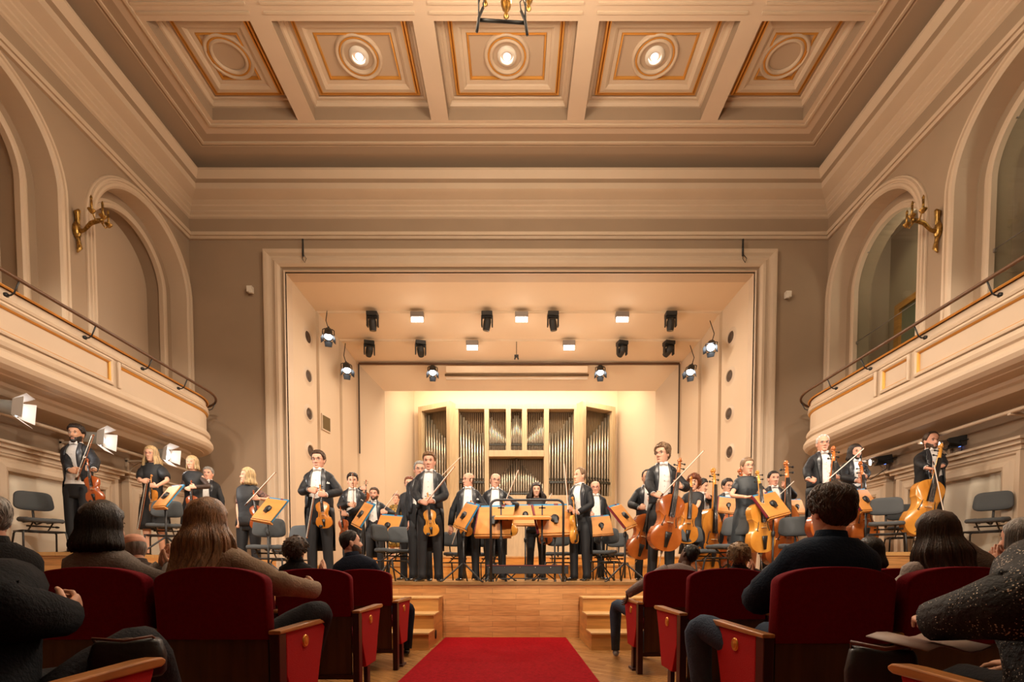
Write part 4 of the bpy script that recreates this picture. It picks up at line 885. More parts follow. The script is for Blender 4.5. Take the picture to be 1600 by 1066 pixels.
def make_fiddle(kind, col):
    """origin = bottom of the body, z towards the scroll, front faces -y; metres"""
    L, wk, rib, arch, neck = {'violin': (.356, 1, .030, .016, .13), 'viola': (.42, 1, .036, .018, .15), 'cello': (.755, .98, .115, .035, .28), 'double_bass': (1.12, 1, .20, .05, .42)}[kind]
    t = empty(kind); va = VN[col]; out = BOUT if kind == 'double_bass' else OUT
    prof = [(tt*L, w_*L*wk) for tt, w_ in out]; pts = [(w_, z) for z, w_ in prof]+[(-w_, z) for z, w_ in prof[-2:0:-1]]
    m = MB()
    def plate(y0, sgn, mi):
        rs = []
        for k_ in (1.0, .96, .88, .75, .55, .3, .05):
            rs.append([V((x*k_, y0+sgn*(-arch*(1-k_**2.2)), L*.5+(z-L*.5)*k_)) for x, z in pts])
        m.rings(rs, mi, False, rev=(sgn < 0)); m.add(rs[-1], [tuple(range(len(pts)))], mi)
    ov = 1.015
    m.rings([[V((x, y, z)) for x, z in pts] for y in (-rib/2, rib/2)], 1, False)
    m.rings([[V((x*ov, -rib/2+dy, z)) for x, z in pts] for dy in (.003, -.003)], 0, False); m.rings([[V((x*ov, rib/2+dy, z)) for x, z in pts] for dy in (.003, -.003)], 1, False)
    plate(-rib/2-.002, 1, 0); plate(rib/2+.002, -1, 1)
    m.build('body', [va, VN['red'] if col == 'cello' else va], t)
    yf = -rib/2-arch*.95; m = MB()                     # f-holes
    for s_ in (-1, 1):
        q = [(s_*x*L, yf+arch*.28-.0015*(L/.35), z*L) for x, z in ((.075, .60), (.07, .625), (.085, .63), (.10, .60), (.105, .55), (.125, .47), (.145, .44), (.13, .425), (.12, .44))]
        m.tube(q, [.004*L/.356, .003*L/.356]+[.0028*L/.356]*5+[.003*L/.356, .005*L/.356], 6)
    m.build('f_holes', [DARK], t)
    n0 = L-.03*L; top = L+neck; k = L/.356
    m = MB(); m.tube([(0, -rib/2-.002*k, n0), (0, -rib/2-.004*k, L+.01*k), (0, -rib/2-.002*k, top), (0, -rib/2+.006*k, top+.06*k)], [(.014*k, .012*k), (.012*k, .011*k), (.011*k, .009*k), (.010*k, .010*k)], 10)
    sc = [(0, -rib/2+.010*k+.012*k*math.cos(a)*(1-a/9), top+.078*k+.016*k*math.sin(a)*(1-a/9)) for a in [PI*.0+q_*.6 for q_ in range(9)]]
    m.tube([(0, -rib/2+.006*k, top+.055*k), (0, -rib/2+.016*k, top+.075*k)]+sc, [.010*k]+[.009*k]*2+[.0085*k-.0005*k*i for i in range(8)], 8); m.ell((0, -rib/2+.010*k, top+.078*k), (.017*k, .008*k, .008*k), 10, 6)
    m.build('neck_and_scroll', [va], t)
    m = MB(); m.box2((-.012*k, yf-.012*k, L*.60), (.012*k, yf-.004*k, L*.62))
    m.tube([(0, yf-.008*k, L*.60), (0, yf-.004*k, L), (0, -rib/2-.012*k, top)], [(.021*k, .004*k), (.017*k, .004*k), (.012*k, .004*k)], 8); m.build('fingerboard', [EBONY], t)
    m = MB(); m.tube([(0, yf-.002*k, L*.06), (0, yf-.007*k, L*.22), (0, yf-.010*k, L*.33)], [(.010*k, .003*k), (.017*k, .004*k), (.023*k, .004*k)], 8); m.build('tailpiece', [EBONY], t)
    m = MB(); m.add([(x*k, y_*k+yf, L*.50+z_*k) for z_ in (-.002, .002) for x, y_ in ((-.02, .004), (-.021, -.006), (-.012, -.017), (.012, -.017), (.021, -.006), (.02, .004))], [(0, 1, 2, 3, 4, 5), (11, 10, 9, 8, 7, 6)]+[(i, 6+i, 6+(i+1) % 6, (i+1) % 6) for i in range(6)], 0, False); m.build('bridge', [mat('bridge maple', (.6, .42, .2), .5)], t)
    m = MB()
    for i in range(4):
        x = (-.0115+.0077*i)*k; m.tube([(x, yf-.012*k, L*.33), (x*1.1, yf-.0195*k, L*.50), (x*.55, -rib/2-.020*k, top)], .0007*k if k < 2 else .0015, 4)
    m.build('strings', [STEEL], t)
    m = MB()
    for i, zz in enumerate((.015, .03, .045, .06)): s_ = 1 if i % 2 else -1; m.cyl((-.012*s_*k, -rib/2+.002*k, top+zz*k), (.028*s_*k, -rib/2+.002*k, top+zz*k), .003*k, 6); m.ell((.032*s_*k, -rib/2+.002*k, top+zz*k), (.008*k, .003*k, .0065*k), 8, 5)
    m.build('pegs', [EBONY], t)
    if kind in ('violin', 'viola'):
        m = MB(); m.ell((-.045*k, yf-.000*k, .028*k), (.028*k, .010*k, .020*k), 12, 6); m.box((-.03*k, -rib*.1, .0), (.012, rib*.9, .006)); m.build('chin_rest', [EBONY], t)
    else:
        m = MB(); m.tube([(0, 0, .02), (0, 0, -.03), (0, 0, -.06)], [.02, .018, .006], 8); m.cyl((0, 0, -.05), (0, 0, -.30 if kind == 'cello' else -.14), .005, 6); m.build('endpin', [STEEL], t)
    return t
def fiddle(kind, col, scr, bot, Y, spin, label, ydep=0, group=None):
    """scr, bot = pixels of scroll top and body bottom; spin turns it about its own axis (0 = front to audience)"""
    k = (kind, col); o = dup(FTPL[k]) if k in FTPL else make_fiddle(kind, col); FTPL.setdefault(k, o)
    Lt = {'violin': .58, 'viola': .68, 'cello': 1.20, 'double_bass': 1.78}[kind]
    a = pix(*bot, Y); c_ = pix(*scr, Y); d = c_-a; L = d.length
    dy = math.sqrt(max(0, Lt**2-L*L))*ydep if L < Lt else 0
    z = V((d.x, dy, d.z)).normalized(); sc = 1.0 if L <= Lt else min(L/Lt, 1.15)
    if ydep == 0: sc = max(.85, min(1.15, L/Lt))
    y = V((0, 1, 0)); y = (y-z*y.dot(z)).normalized(); x = y.cross(z)
    Mx = Matrix((x, y, z)).transposed().to_4x4()
    o.matrix_basis = Matrix.Translation(a) @ Mx @ Matrix.Rotation(R(spin), 4, 'Z') @ Matrix.Scale(sc, 4)
    tag(o, label, kind.replace('_', ' '), group or (kind.replace('_', ' ')+'s held by the players'))
    return {'o': o, 'at': lambda t, off=0: a+z*(Lt*sc*t)-y*off, 'z': z, 'x': x, 'y': y, 'sc': sc}
BOWT = []
BOWW = mat('bow stick wood', (.42, .16, .07), .35)
HAIRW = mat('bow hair', (.75, .68, .58), .6)
def bow(frog, tip, Y, label, dy=0, L=.74):
    """frog, tip = pixels; dy sign = tip leans away (+) or towards (-) the audience"""
    if not BOWT:
        o = empty('bow'); m = MB(); m.tube([(0, 0, -.01), (0, 0, .1), (0, .004, .4), (0, -.002, .72)], [.0055, .005, .0045, .0035], 6); m.box((0, -.008, .725), (.006, .022, .014)); m.build('stick', [BOWW], o)
        m = MB(); m.box((0, -.016, .02), (.010, .02, .045)); m.build('frog', [EBONY], o); m = MB(); m.box2((-.005, -.021, .04), (.005, -.018, .725)); m.build('hair_ribbon', [HAIRW], o); BOWT.append(o)
    else: o = dup(BOWT[0])
    a = pix(*frog, Y); c_ = pix(*tip, Y); d = c_-a; l = d.length
    q = math.sqrt(max(0, L*L-l*l)) if l < L else 0
    z = V((d.x, dy*q, d.z)).normalized(); y = V((.6, 1, 0)); y = (y-z*y.dot(z)).normalized(); x = y.cross(z)
    sc = 1.0 if (dy and l < L) else max(.7, min(1.15, l/L))
    o.matrix_basis = Matrix.Translation(a) @ Matrix((x, y, z)).transposed().to_4x4() @ Matrix.Scale(sc, 4)
    tag(o, label, 'bow', 'bows of the string players'); return {'o': o, 'p': a, 'z': z}
# ---------------------------------------------------------------- people
rnd = random.Random(5)
def skin(tone): 
    c = {'fair': (.72, .40, .27), 'pink': (.70, .36, .25), 'tan': (.52, .27, .16), 'brown': (.10, .042, .022)}[tone]
    return mat('skin '+tone, c, .5, var=.08, vscale=14, spec=.35)
EYEW = mat('eye white', (.75, .70, .66), .3); IRIS = mat('iris', (.03, .02, .015), .2)
def lipm(t): return mat('lips '+t, (.42, .13, .10) if t != 'brown' else (.09, .03, .025), .45)
HC = {'black': (.010, .008, .007), 'dark': (.020, .011, .008), 'longdark': (.05, .022, .012), 'brown': (.06, .028, .013), 'light': (.17, .085, .035), 'blond': (.55, .38, .19), 'grey': (.28, .26, .24), 'white': (.62, .60, .57), 'red': (.17, .045, .015), 'longbrown': (.27, .13, .052), 'sandy': (.22, .13, .07), 'curlblond': (.28, .17, .08)}
def hairm(c):
    q = HC[c]; return mat('hair '+c, tuple(min(1, x*1.25) for x in q), .42, col2=tuple(x*.5 for x in q), vscale=60, stretch=(1, 1, .08), bump=.5, bscale=160, spec=.45)
TH = [(-.125, .030, .060, .020), (-.118, .040, .078, .030), (-.100, .050, .086, .045), (-.070, .059, .087, .062), (-.045, .065, .087, .076), (-.020, .070, .088, .087), (.000, .0735, .089, .094), (.025, .0755, .092, .099), (.055, .076, .088, .100), (.085, .069, .070, .089), (.103, .053, .048, .067), (.114, .032, .026, .040), (.118, .012, .010, .015)]
def gs(v, c, s): return math.exp(-((v-c)/s)**2)
def hsurf(a, z, fem=0, face=True):
    w_, f_, b_ = tab(TH, z); s, c = math.sin(a), math.cos(a)
    if fem and z < -.02: w_ *= 1-.10*smooth(-.02, -.11, z); 
    x = math.copysign(abs(s)**.88, s)*w_; y = -f_*abs(c)**.88 if c > 0 else b_*abs(c)**.88
    if face and c > .2:
        k = smooth(.2, .6, c); ax = abs(x); d = 0
        nw = .010+.010*smooth(.0, -.035, z); d += .027*math.exp(-(x/nw)**2)*smooth(.022, -.030, z)*smooth(-.052, -.036, z)
        d += .004*gs(z, .026, .010)*(1-gs(x, 0, .008)*.3)*smooth(.06, .03, ax)*(0.3 if fem else 1)
        d -= .010*gs(ax, .031, .015)*gs(z, .006, .012)
        d += .005*gs(ax, .046, .016)*gs(z, -.025, .018)
        d += .006*gs(x, 0, .024)*gs(z, -.070, .012); d -= .003*gs(z, -.086, .006)*gs(x, 0, .02); d += .007*gs(x, 0, .022)*gs(z, -.104, .012)
        y -= d*k
    return x, y
def head_mesh(fem=0, ears=True):
    m = MB(); zs = [-.125+.243*i/44 for i in range(45)]; n = 48; A = [2*PI*j/n for j in range(n)]; A = [u-.42*math.sin(u) for u in A]
    m.rings([[V((*hsurf(a, z, fem), z)) for a in A] for z in zs], 0, True)
    for s_ in (-1, 1):
        if ears: m.ell((s_*.077, .008, -.012), (.009, .018, .031), 10, 8); m.ell((s_*.081, .014, .004), (.008, .013, .016), 8, 6)
    return m
def remesh(mb, vox, name='tmp', smooth_it=2):
    me = mb.mesh(name, []); o = bpy.data.objects.new(name, me); COL.objects.link(o)
    r = o.modifiers.new('r', 'REMESH'); r.mode = 'VOXEL'; r.voxel_size = vox; r.use_smooth_shade = True
    if smooth_it: q = o.modifiers.new('q', 'SMOOTH'); q.iterations = smooth_it; q.factor = .5
    dg = bpy.context.evaluated_depsgraph_get(); dg.update(); m2 = bpy.data.meshes.new_from_object(o.evaluated_get(dg))
    bpy.data.objects.remove(o); bpy.data.meshes.remove(me)
    vs = [v.co.copy() for v in m2.vertices]; fs = [tuple(p.vertices) for p in m2.polygons]; bpy.data.meshes.remove(m2); return vs, fs
HEADS = {}
def head_geo(fem):
    if fem not in HEADS: HEADS[fem] = remesh(head_mesh(fem), .0042, smooth_it=1)
    return HEADS[fem]
HANDS = {}
def hand_geo(pose):
    """right hand: wrist at origin, fingers +z, palm faces -y, thumb +x"""
    if pose in HANDS: return HANDS[pose]
    curl, spread, th = {'grip': ((62, 70, 45), .02, .9), 'hold': ((38, 50, 30), .04, .7), 'relax': ((18, 24, 14), .04, .35), 'flat': ((4, 5, 3), .07, .1), 'fist': ((80, 88, 50), .0, 1.1)}[pose]
    m = MB(); rs = []
    for z, w_, t_ in ((-.03, .024, .019), (0, .026, .018), (.03, .036, .016), (.06, .041, .0145), (.085, .040, .0125), (.098, .036, .010)):
        rs.append([V((w_*math.copysign(abs(math.cos(q))**.7, math.cos(q)), t_*math.sin(q), z)) for q in [2*PI*j/16 for j in range(16)]])
    m.rings(rs)
    for i, (x, L, r) in enumerate(((.029, .072, .0088), (.0095, .080, .0090), (-.0100, .074, .0086), (-.0285, .058, .0078))):
        p = V((x, 0, .088-.004*abs(i-1))); ang = 0; pts = [p-V((0, 0, .02)), p]; rad = [r*1.05, r*1.05]
        sx = (1.5-i)*spread; cj = (1+.08*i)
        for j, fr in enumerate((.44, .31, .25)):
            ang += R(curl[j])*cj; d = V((math.sin(sx)*math.cos(ang), -math.sin(ang), math.cos(ang)*math.cos(sx)))
            for q in (.5, 1): pts.append(p+d*L*fr*q); rad.append(r*(1-.10*j)*(1.0 if q == 1 else .93))
            p = p+d*L*fr
        m.tube(pts, rad, 10); m.ell(p, (r*.80, r*.80, r*.80), 8, 6)
    p = V((.024, -.004, .022)); d1 = V((.62, -.35*th-.15, .62)).normalized(); d2 = V((.35-.3*th, -.75*th, .8)).normalized(); d3 = V((.15-.5*th, -.8*th, .7)).normalized()
    m.tube([p-d1*.01, p+d1*.022, p+d1*.043, p+d1*.043+d2*.030, p+d1*.043+d2*.030+d3*.026], [.015, .0145, .0115, .010, .0075], 10)
    e = p+d1*.043+d2*.030+d3*.026; m.ell(e, (.0078,)*3, 8, 6)
    HANDS[pose] = remesh(m, .0034, smooth_it=1); return HANDS[pose]
def ik(Sh, W, L1, L2, pole):
    d = W-Sh; l = min(d.length, (L1+L2)*.995); W2 = Sh+d.normalized()*l; u = d.normalized()
    a = (L1*L1-L2*L2+l*l)/(2*l); h = math.sqrt(max(0, L1*L1-a*a)); pl = (pole-u*pole.dot(u)).normalized()
    return Sh+u*a+pl*h, W2
TM = [(-.14, .183, .108, .130), (-.04, .178, .110, .125), (.08, .158, .108, .100), (.20, .160, .114, .098), (.32, .180, .122, .108), (.40, .192, .120, .112), (.46, .194, .104, .106), (.50, .180, .084, .094), (.53, .142, .070, .082), (.555, .088, .060, .070), (.58, .063, .056, .062)]
TF = [(-.14, .182, .105, .135), (-.04, .170, .100, .125), (.10, .130, .088, .088), (.20, .132, .095, .086), (.30, .150, .122, .094), (.36, .158, .122, .096), (.44, .166, .090, .094), (.485, .160, .074, .084), (.515, .120, .062, .072), (.54, .075, .052, .062), (.57, .052, .048, .052)]
def tring(T, z, k=1.0, fat=0, a=None, n=28, add=0):
    w_, f_, b_ = tab(T, z); fb = fat*gs(z, .10, .16); w_ = (w_+fb*.5)*k+add; f_ = (f_+fb)*k+add; b_ = (b_+fb*.2)*k+add
    A = a if a is not None else [2*PI*j/n for j in range(n)]
    out = []
    for q in A:
        s, c = math.sin(q), math.cos(q); out.append(V((math.copysign(abs(s)**.85, s)*w_, (-f_ if c > 0 else b_)*abs(c)**.85, z)))
    return out
def bend(pts, n=5):
    """round the elbow or knee of a three point limb"""
    a, b, c = pts; out = [a.lerp(b, .3), a.lerp(b, .6)]
    a2, c2 = a.lerp(b, .82), c.lerp(b, .80)
    for i in range(n): t = i/(n-1); out.append(a2*(1-t)**2+b*2*t*(1-t)+c2*t*t)
    return [a]+out+[c.lerp(b, .45), c]
def bendr(r0, r1, r2, wr=0, seed=0):
    base = [r0, lerp(r0, r1, .3), lerp(r0, r1, .6)]+[r1*1.0]*5+[lerp(r1, r2, .55), r2]
    return [(r*(1+wr*math.sin(i*2.3+seed)), r*(1+wr*math.cos(i*1.9+seed))) for i, r in enumerate(base)]
def hair_grid(style, fem, th, seed, hl=(.078, .045, -.012, -.078), top=1.0):
    """rows from crown down to the hairline; hl = hairline z at front, temple, ear, back"""
    n = 64; rows = 14; out = []
    def hz(a):
        a = abs((a+PI) % (2*PI)-PI); return tab([(0, hl[0]), (.75, hl[0]-.004), (1.05, hl[1]), (1.35, hl[2]+.015), (1.65, hl[2]), (2.1, lerp(hl[2], hl[3], .6)), (PI, hl[3])], a)[0]
    for i in range(rows+1):
        t = i/rows; r = []
        for j in range(n):
            a = 2*PI*j/n; z = lerp(.1175, hz(a), t**.9); x, y = hsurf(a, z, fem, False)
            e = min(1, (1-t)*5+.12); nrm = V((x/.075, (y-.005)/.09, max(0, z-.01)/.10)); nrm.normalize()
            k = th*e*(1+.35*(top-1)*smooth(.0, .11, z)); k *= 1+.22*noise.noise(V((x*30+seed, y*30, z*22)))
            r.append(V((x, y, z))+nrm*k+V((0, 0, (.008+th*.3)*smooth(.085, .118, z))))
        out.append(r)
    return out, hz
def make_hair(style, M, col, fem, seed, parent, detail=0, th=.012):
    m = MB(); rg = random.Random(seed); z3 = 0
    def strand(pts, w_, n=4): m.tube(pts, [w_*.3]+[w_]*(len(pts)-2)+[w_*.25], n, 0, M)
    if style in ('short', 'crop', 'wavy', 'recede', 'quiff'):
        hl = {'short': (.078, .045, -.012, -.075), 'crop': (.082, .05, .0, -.06), 'wavy': (.075, .04, -.022, -.088), 'recede': (.103, .065, .0, -.075), 'quiff': (.076, .05, .0, -.07)}[style]
        th = {'crop': .006, 'wavy': .020, 'recede': .008}.get(style, th); tp = {'quiff': 3.2, 'wavy': 1.5}.get(style, 1.4)
        g, hz = hair_grid(style, fem, th, seed, hl, tp); m.rings(g, 0, True, M=M, rev=True)
        ns = detail*2 if detail else 130; nr = len(g)-1
        def gp(i, j):
            i = max(0, min(nr, i)); i0 = min(nr-1, int(i)); f = i-i0; j %= 64; j0 = int(j); fj = j-j0; q0 = g[i0][j0].lerp(g[i0][(j0+1) % 64], fj); q1 = g[i0+1][j0].lerp(g[i0+1][(j0+1) % 64], fj); return q0.lerp(q1, f)
        wv = .009 if style == 'wavy' else .003
        for k_ in range(ns):
            i = rg.uniform(.2, nr-.5); j = rg.uniform(0, 64); p0 = gp(i, j); fl = noise.noise(p0*(26 if style == 'wavy' else 9)+V((seed, 0, 0))); pts = []
            for q in range(6):
                t = q/5; p = gp(i+2.6*t, j+fl*7*t); o_ = V((p.x, p.y, max(0, p.z))).normalized(); pts.append(p+o_*(wv*math.sin(PI*t)*(.5+.8*abs(fl))-.001))
            strand(pts, rg.uniform(.0014, .0028) if detail else .0034)
    elif style == 'bald':
        zb = .015; rs = []
        A = [R(75)+R(210)*j/30 for j in range(31)]
        for i in range(5):
            t = i/4; rs.append([V((*hsurf(a, lerp(.028-.02*math.cos(a), -.068 if abs(a-PI) < 1.1 else -.03, t), 0, False), lerp(.028-.02*math.cos(a), -.068 if abs(a-PI) < 1.1 else -.03, t))) for a in A])
        rs = [[p*(1+(.045 if 0 < i < 4 else .01)) if False else V((p.x*(1+(.06 if 0 < i < 4 else .0)), p.y*(1+(.05 if 0 < i < 4 else .0)), p.z)) for p in r] for i, r in enumerate(rs)]
        m.rings(rs, 0, False, closed=False, M=M)
    elif style in ('long', 'bob', 'bobf', 'longback', 'curlylong', 'mid', 'tied'):
        L, fr, flare, thk = {'long': (.34, 50, .035, .018), 'bob': (.15, 62, .03, .030), 'bobf': (.14, 55, .035, .022), 'longback': (.40, 62, .055, .026), 'curlylong': (.20, 60, .07, .028), 'mid': (.11, 62, .015, .015), 'tied': (.02, 80, .0, .010)}[style]
        g, hz = hair_grid(style, fem, thk*.62 if L > .05 else thk, seed, (.072, .03, -.02, -.09), 1.3); m.rings(g, 0, True, M=M, rev=True)
        if L > .05:
            zt_ = .118+.012+thk*.35; fr_ = R(fr)
            def F(a, z, off=0):
                nz = noise.noise(V((a*4+seed, z*5, seed)))*.5+noise.noise(V((a*14+seed, z*3, seed)))*.3
                ed = min(a, 2*PI-a); edge = lerp(.45, 1, smooth(fr_-.05, fr_+.45, ed))
                if z >= 0:
                    x, y = hsurf(a, 0, fem, False); r_ = math.hypot(x, y); sc_ = (r_+thk*edge*(1+.2*nz))/r_*max(0, 1-(z/zt_)**2.3)**(1/2.3); p = V((x*sc_, y*sc_, z)); n_ = V((x, y, z)).normalized(); return p+n_*off
                x, y = hsurf(a, max(z, -.01), fem, False); sh = smooth(.0, -.13, z)
                k = thk*edge*(1+.2*nz)+flare*sh*(1+.5*nz)*edge
                if style.startswith('bob') and z < -L*.75: k -= .020*smooth(-L*.75, -L, z)
                if style in ('longback', 'long') and z < -.16: y += (.05 if style == 'longback' else .02)*smooth(-.16, -.35, z)*(1 if abs(a-PI) < 1.5 else .3)
                d = V((x/.075, y/.095, 0)).normalized(); return V((x, y, z-(.018*nz if z < -L*.9 else 0)))+d*(k+off)
            A = [fr_+(2*PI-2*fr_)*j/60 for j in range(61)]; Z = [zt_*.995, zt_*.96, zt_*.88, zt_*.76, zt_*.6, zt_*.4, zt_*.2, 0]+[-L*(i+1)/11 for i in range(11)]
            rs = [[F(a, z) for a in A] for z in Z]; ins = [[F(a, z, -min(.014, thk*.8)) for a in A] for z in Z]
            m.rings([r+q[::-1] for r, q in zip(rs, ins)], 0, True, M=M, rev=True)
            amp = .016 if style == 'curlylong' else .0015
            for k_ in range(detail*2 if detail else 150):
                a = rg.uniform(fr_+.02, 2*PI-fr_-.02); z1 = zt_*.97 if rg.random() < .7 else rg.uniform(-L*.2, zt_*.6); z2 = -L*rg.uniform(.75, 1.03); ph = rg.uniform(0, 6); n_ = 14; pts = []
                off = rg.uniform(.0005, .0025); dr = rg.uniform(-.12, .12)
                for q in range(n_):
                    t = q/(n_-1); z = lerp(z1, z2, t); p = F(min(2*PI-fr_-.01, max(fr_+.01, a+dr*t+.03*math.sin(ph+t*5))), z, off if q else -.003); d = V((p.x, p.y, 0)).normalized()
                    if style == 'curlylong': p = p+d*amp*math.sin(q*1.5+ph)*t+V((-d.y, d.x, 0))*amp*math.cos(q*1.5+ph)*t
                    pts.append(p)
                strand(pts, rg.uniform(.0012, .0026) if detail and style != 'curlylong' else rg.uniform(.003, .005), 3 if detail else 4)
        if style == 'tied': m.ell((0, .105, .0), (.035, .03, .035), 12, 8, M=M)
    elif style in ('curly', 'curlymop'):
        hl = (.07, .03, -.03, -.10); bg = .058 if style == 'curlymop' else .034
        g, hz = hair_grid(style, fem, bg*.75, seed, hl, 1.1); m.rings(g, 0, True, M=M, rev=True)
        ns = detail or 160; low = -.16 if style == 'curlymop' else -.10
        for k_ in range(ns):
            i = rg.randrange(0, len(g)); j = rg.randrange(64); p = g[i][j].copy(); d = (p-V((0, .0, -.01))).normalized(); face = abs(((2*PI*j/64)+PI) % (2*PI)-PI)
            if i == len(g)-1 and face > 1.1: p.z -= rg.uniform(0, abs(low)*.6)
            rr = rg.uniform(.007, .013); u = d.orthogonal().normalized(); v_ = d.cross(u); turns = rg.uniform(1.2, 2.6); ph = rg.uniform(0, 6); dn = (V((0, 0, -1))*.5+d*.5)
            pts = [p+dn*(t*.045-.01)+(u*math.cos(ph+turns*2*PI*t)+v_*math.sin(ph+turns*2*PI*t))*rr for t in [q/9 for q in range(10)]]; strand(pts, rg.uniform(.0028, .0048))
    o = m.build('hair', [hairm(col)], parent); return o
def person(label, X, Y, floor, h, yaw=0, out='tail', hair=('short', 'brown'), tone='fair', fem=0, arms=None, head=(0, 0, 0), seat=False, lean=(0, 0), fat=0, beard=None, glasses=None, smile=.5, vest='b', seed=0, detail=0, name='person', col=None, legs=None, square=True, sleeve='long', group=None, topx=None, vox=.008, lapel=True, collar=True, foot=0, bown=True, thick=0, pelvis=.50, wlegs=None):
    """X, Y floor point; head = (yaw, pitch, roll) degrees; arms = {'L': (wrist target world, hand dir, palm dir, pose), 'R': ...} in world axes"""
    s = h/1.75; rt = empty('person', (X, Y, floor), R(yaw)); rt.scale = (s, s, s); tag(rt, label, 'person', group)
    MW = Matrix.Translation((X, Y, floor)) @ Matrix.Rotation(R(yaw), 4, 'Z') @ Matrix.Scale(s, 4); MI = MW.inverted()
    pz = pelvis/s if seat else .94
    T = TF if fem else TM; Mt = Matrix.Translation((0, 0, pz)) @ Matrix.Rotation(R(lean[0]), 4, 'X') @ Matrix.Rotation(R(lean[1]), 4, 'Y')
    sw = .150 if fem else .178; SZ = .475 if fem else .485
    sk = skin(tone)
    HZ = .693 if not fem else .668
    Mh = Mt @ Matrix.Translation((0, -.012, HZ)) @ Matrix.Rotation(R(head[0]), 4, 'Z') @ Matrix.Rotation(R(head[1]), 4, 'X') @ Matrix.Rotation(R(head[2]), 4, 'Y')
    if fem: Mh = Mh @ Matrix.Scale(.96, 4)
    # arms
    A = {}
    Rm = Matrix.Rotation(-R(yaw), 3, 'Z')
    for sd, sg in (('L', 1), ('R', -1)):
        Sh = Mt @ V((sg*sw, .01, SZ)); sp = (arms or {}).get(sd)
        if sp is None or sp == 'down':
            if seat: W = V((sg*.13, -.33, pz+.13)); d = V((-sg*.3, -.9, -.1)); p = V((0, 0, -1)); pose = 'relax'
            else: W = V((sg*(sw+.06), -.03, pz-.06)); d = V((0, -.05, -1)); p = V((-sg, 0, 0)); pose = 'relax'
        else:
            tg, d, p, pose = sp; d = (Rm @ V(d)).normalized(); p = (Rm @ V(p)); p = (p-d*p.dot(d)).normalized(); G = MI @ V(tg)
            W = G-d*.075-p*.020 if pose in ('grip', 'hold', 'fist') else G-d*.07
        d = V(d).normalized(); p = V(p); p = (p-d*p.dot(d)).normalized()
        pole = V((sg*.75, .55, -.55)) if not (sp and len(sp) > 4) else V(0)
        E_, W2 = ik(Sh, W, .285, .255, V((sg*.8, .5, -.5)))
        A[sd] = (Sh, E_, W2, d, p, pose)
    # body: trunk, limbs and neck grown into one surface, head and hands welded on at neck and wrists
    m = MB(); m.rings([[Mt @ v for v in tring(T, z, .86, fat*.8)] for z in (-.12, -.04, .08, .2, .32, .40, .46, .50, .53)])
    m.tube([Mt @ V((0, .012, .50)), Mt @ V((0, .008, .56)), Mh @ V((0, .022, -.08)), Mh @ V((0, .02, -.04))], [.062, .054 if not fem else .046, .054 if not fem else .046, .05], 14)
    for sd, (Sh, E_, W2, d, p, pose) in A.items():
        k = .82 if fem else 1
        m.tube(bend([Sh-V((Sh.x*.25, 0, .01)), E_, W2]), bendr(.048*k, .038*k, .027*k), 12); m.ell(W2, (.026*k,)*3)
    if wlegs: LG = [tuple(MI @ V(q) for q in lg) for lg in wlegs]
    elif legs: LG = legs
    elif seat: LG = [(V((sg*.09, 0, pz-.02)), V((sg*(.14+.03*(sg*foot)), -.44, pz+.02)), V((sg*.15, -.42-.02*foot, .08))) for sg in (-1, 1)]
    else: LG = [(V((sg*.09, 0, pz-.05)), V((sg*.105, -.015, .50)), V((sg*.115, .02, .07))) for sg in (-1, 1)]
    for a, b, c in LG: m.tube(bend([a, b, c]), bendr(.080, .056, .036), 12)
    vs, fs = remesh(m, vox*1.25)
    mb = MB(); mb.add(vs, fs, 0, True)
    hv, hf = head_geo(fem); mb.add(hv, hf, 0, True, Mh)
    for sd, (Sh, E_, W2, d, p, pose) in A.items():
        z = d; y = -p; x = y.cross(z); sg = 1 if sd == 'R' else -1; k = (.88 if fem else 1)
        Mx = Matrix.Translation(W2) @ Matrix((x, y, z)).transposed().to_4x4() @ Matrix.Diagonal((sg*k, k, k, 1)); gv, gf = hand_geo(pose)
        mb.add(gv, gf if sg > 0 else [f[::-1] for f in gf], 0, True, Mx)
    for sg in (-1, 1):
        x, y = sg*.031, -.0775
        mb.ell((x, y+.002, .005), (.0135, .0085, .0068), 12, 8, 1, Mh); mb.ell((x-sg*.001, y-.0055, .005), (.0052, .0022, .0052), 10, 6, 2, Mh)
        mb.tube([(x-.014, y-.0035, .008), (x, y-.0075, .0125), (x+.014, y-.0035, .008)], .0022, 6, 2, Mh)
        bz = .026 if not fem else .029
        mb.tube([(x-sg*.018, -.087, bz-.001), (x, -.0915, bz+.004), (x+sg*.017, -.084, bz-.001)], [(.003, .0042), (.0035, .005), (.002, .003)] if not fem else .0026, 6, 4, Mh)
    sy = -.0925; cv = .006*smile
    mb.tube([(-.024, sy+.014, -.070+cv), (-.012, sy+.003, -.0705), (0, sy, -.0715), (.012, sy+.003, -.0705), (.024, sy+.014, -.070+cv)], [.0018, .0045, .0055, .0045, .0018], 8, 3, Mh)
    if smile > .8: mb.tube([(-.015, sy+.003, -.0695), (0, sy-.0045, -.0705), (.015, sy+.003, -.0695)], [.0015, .003, .0015], 6, 1, Mh)
    mb.build('body', [sk, EYEW, IRIS, lipm(tone), hairm(hair[1] if hair[0] != 'bald' else 'brown')], rt)
    if hair[0]: make_hair(hair[0], Mh, hair[1], fem, seed, rt, detail)
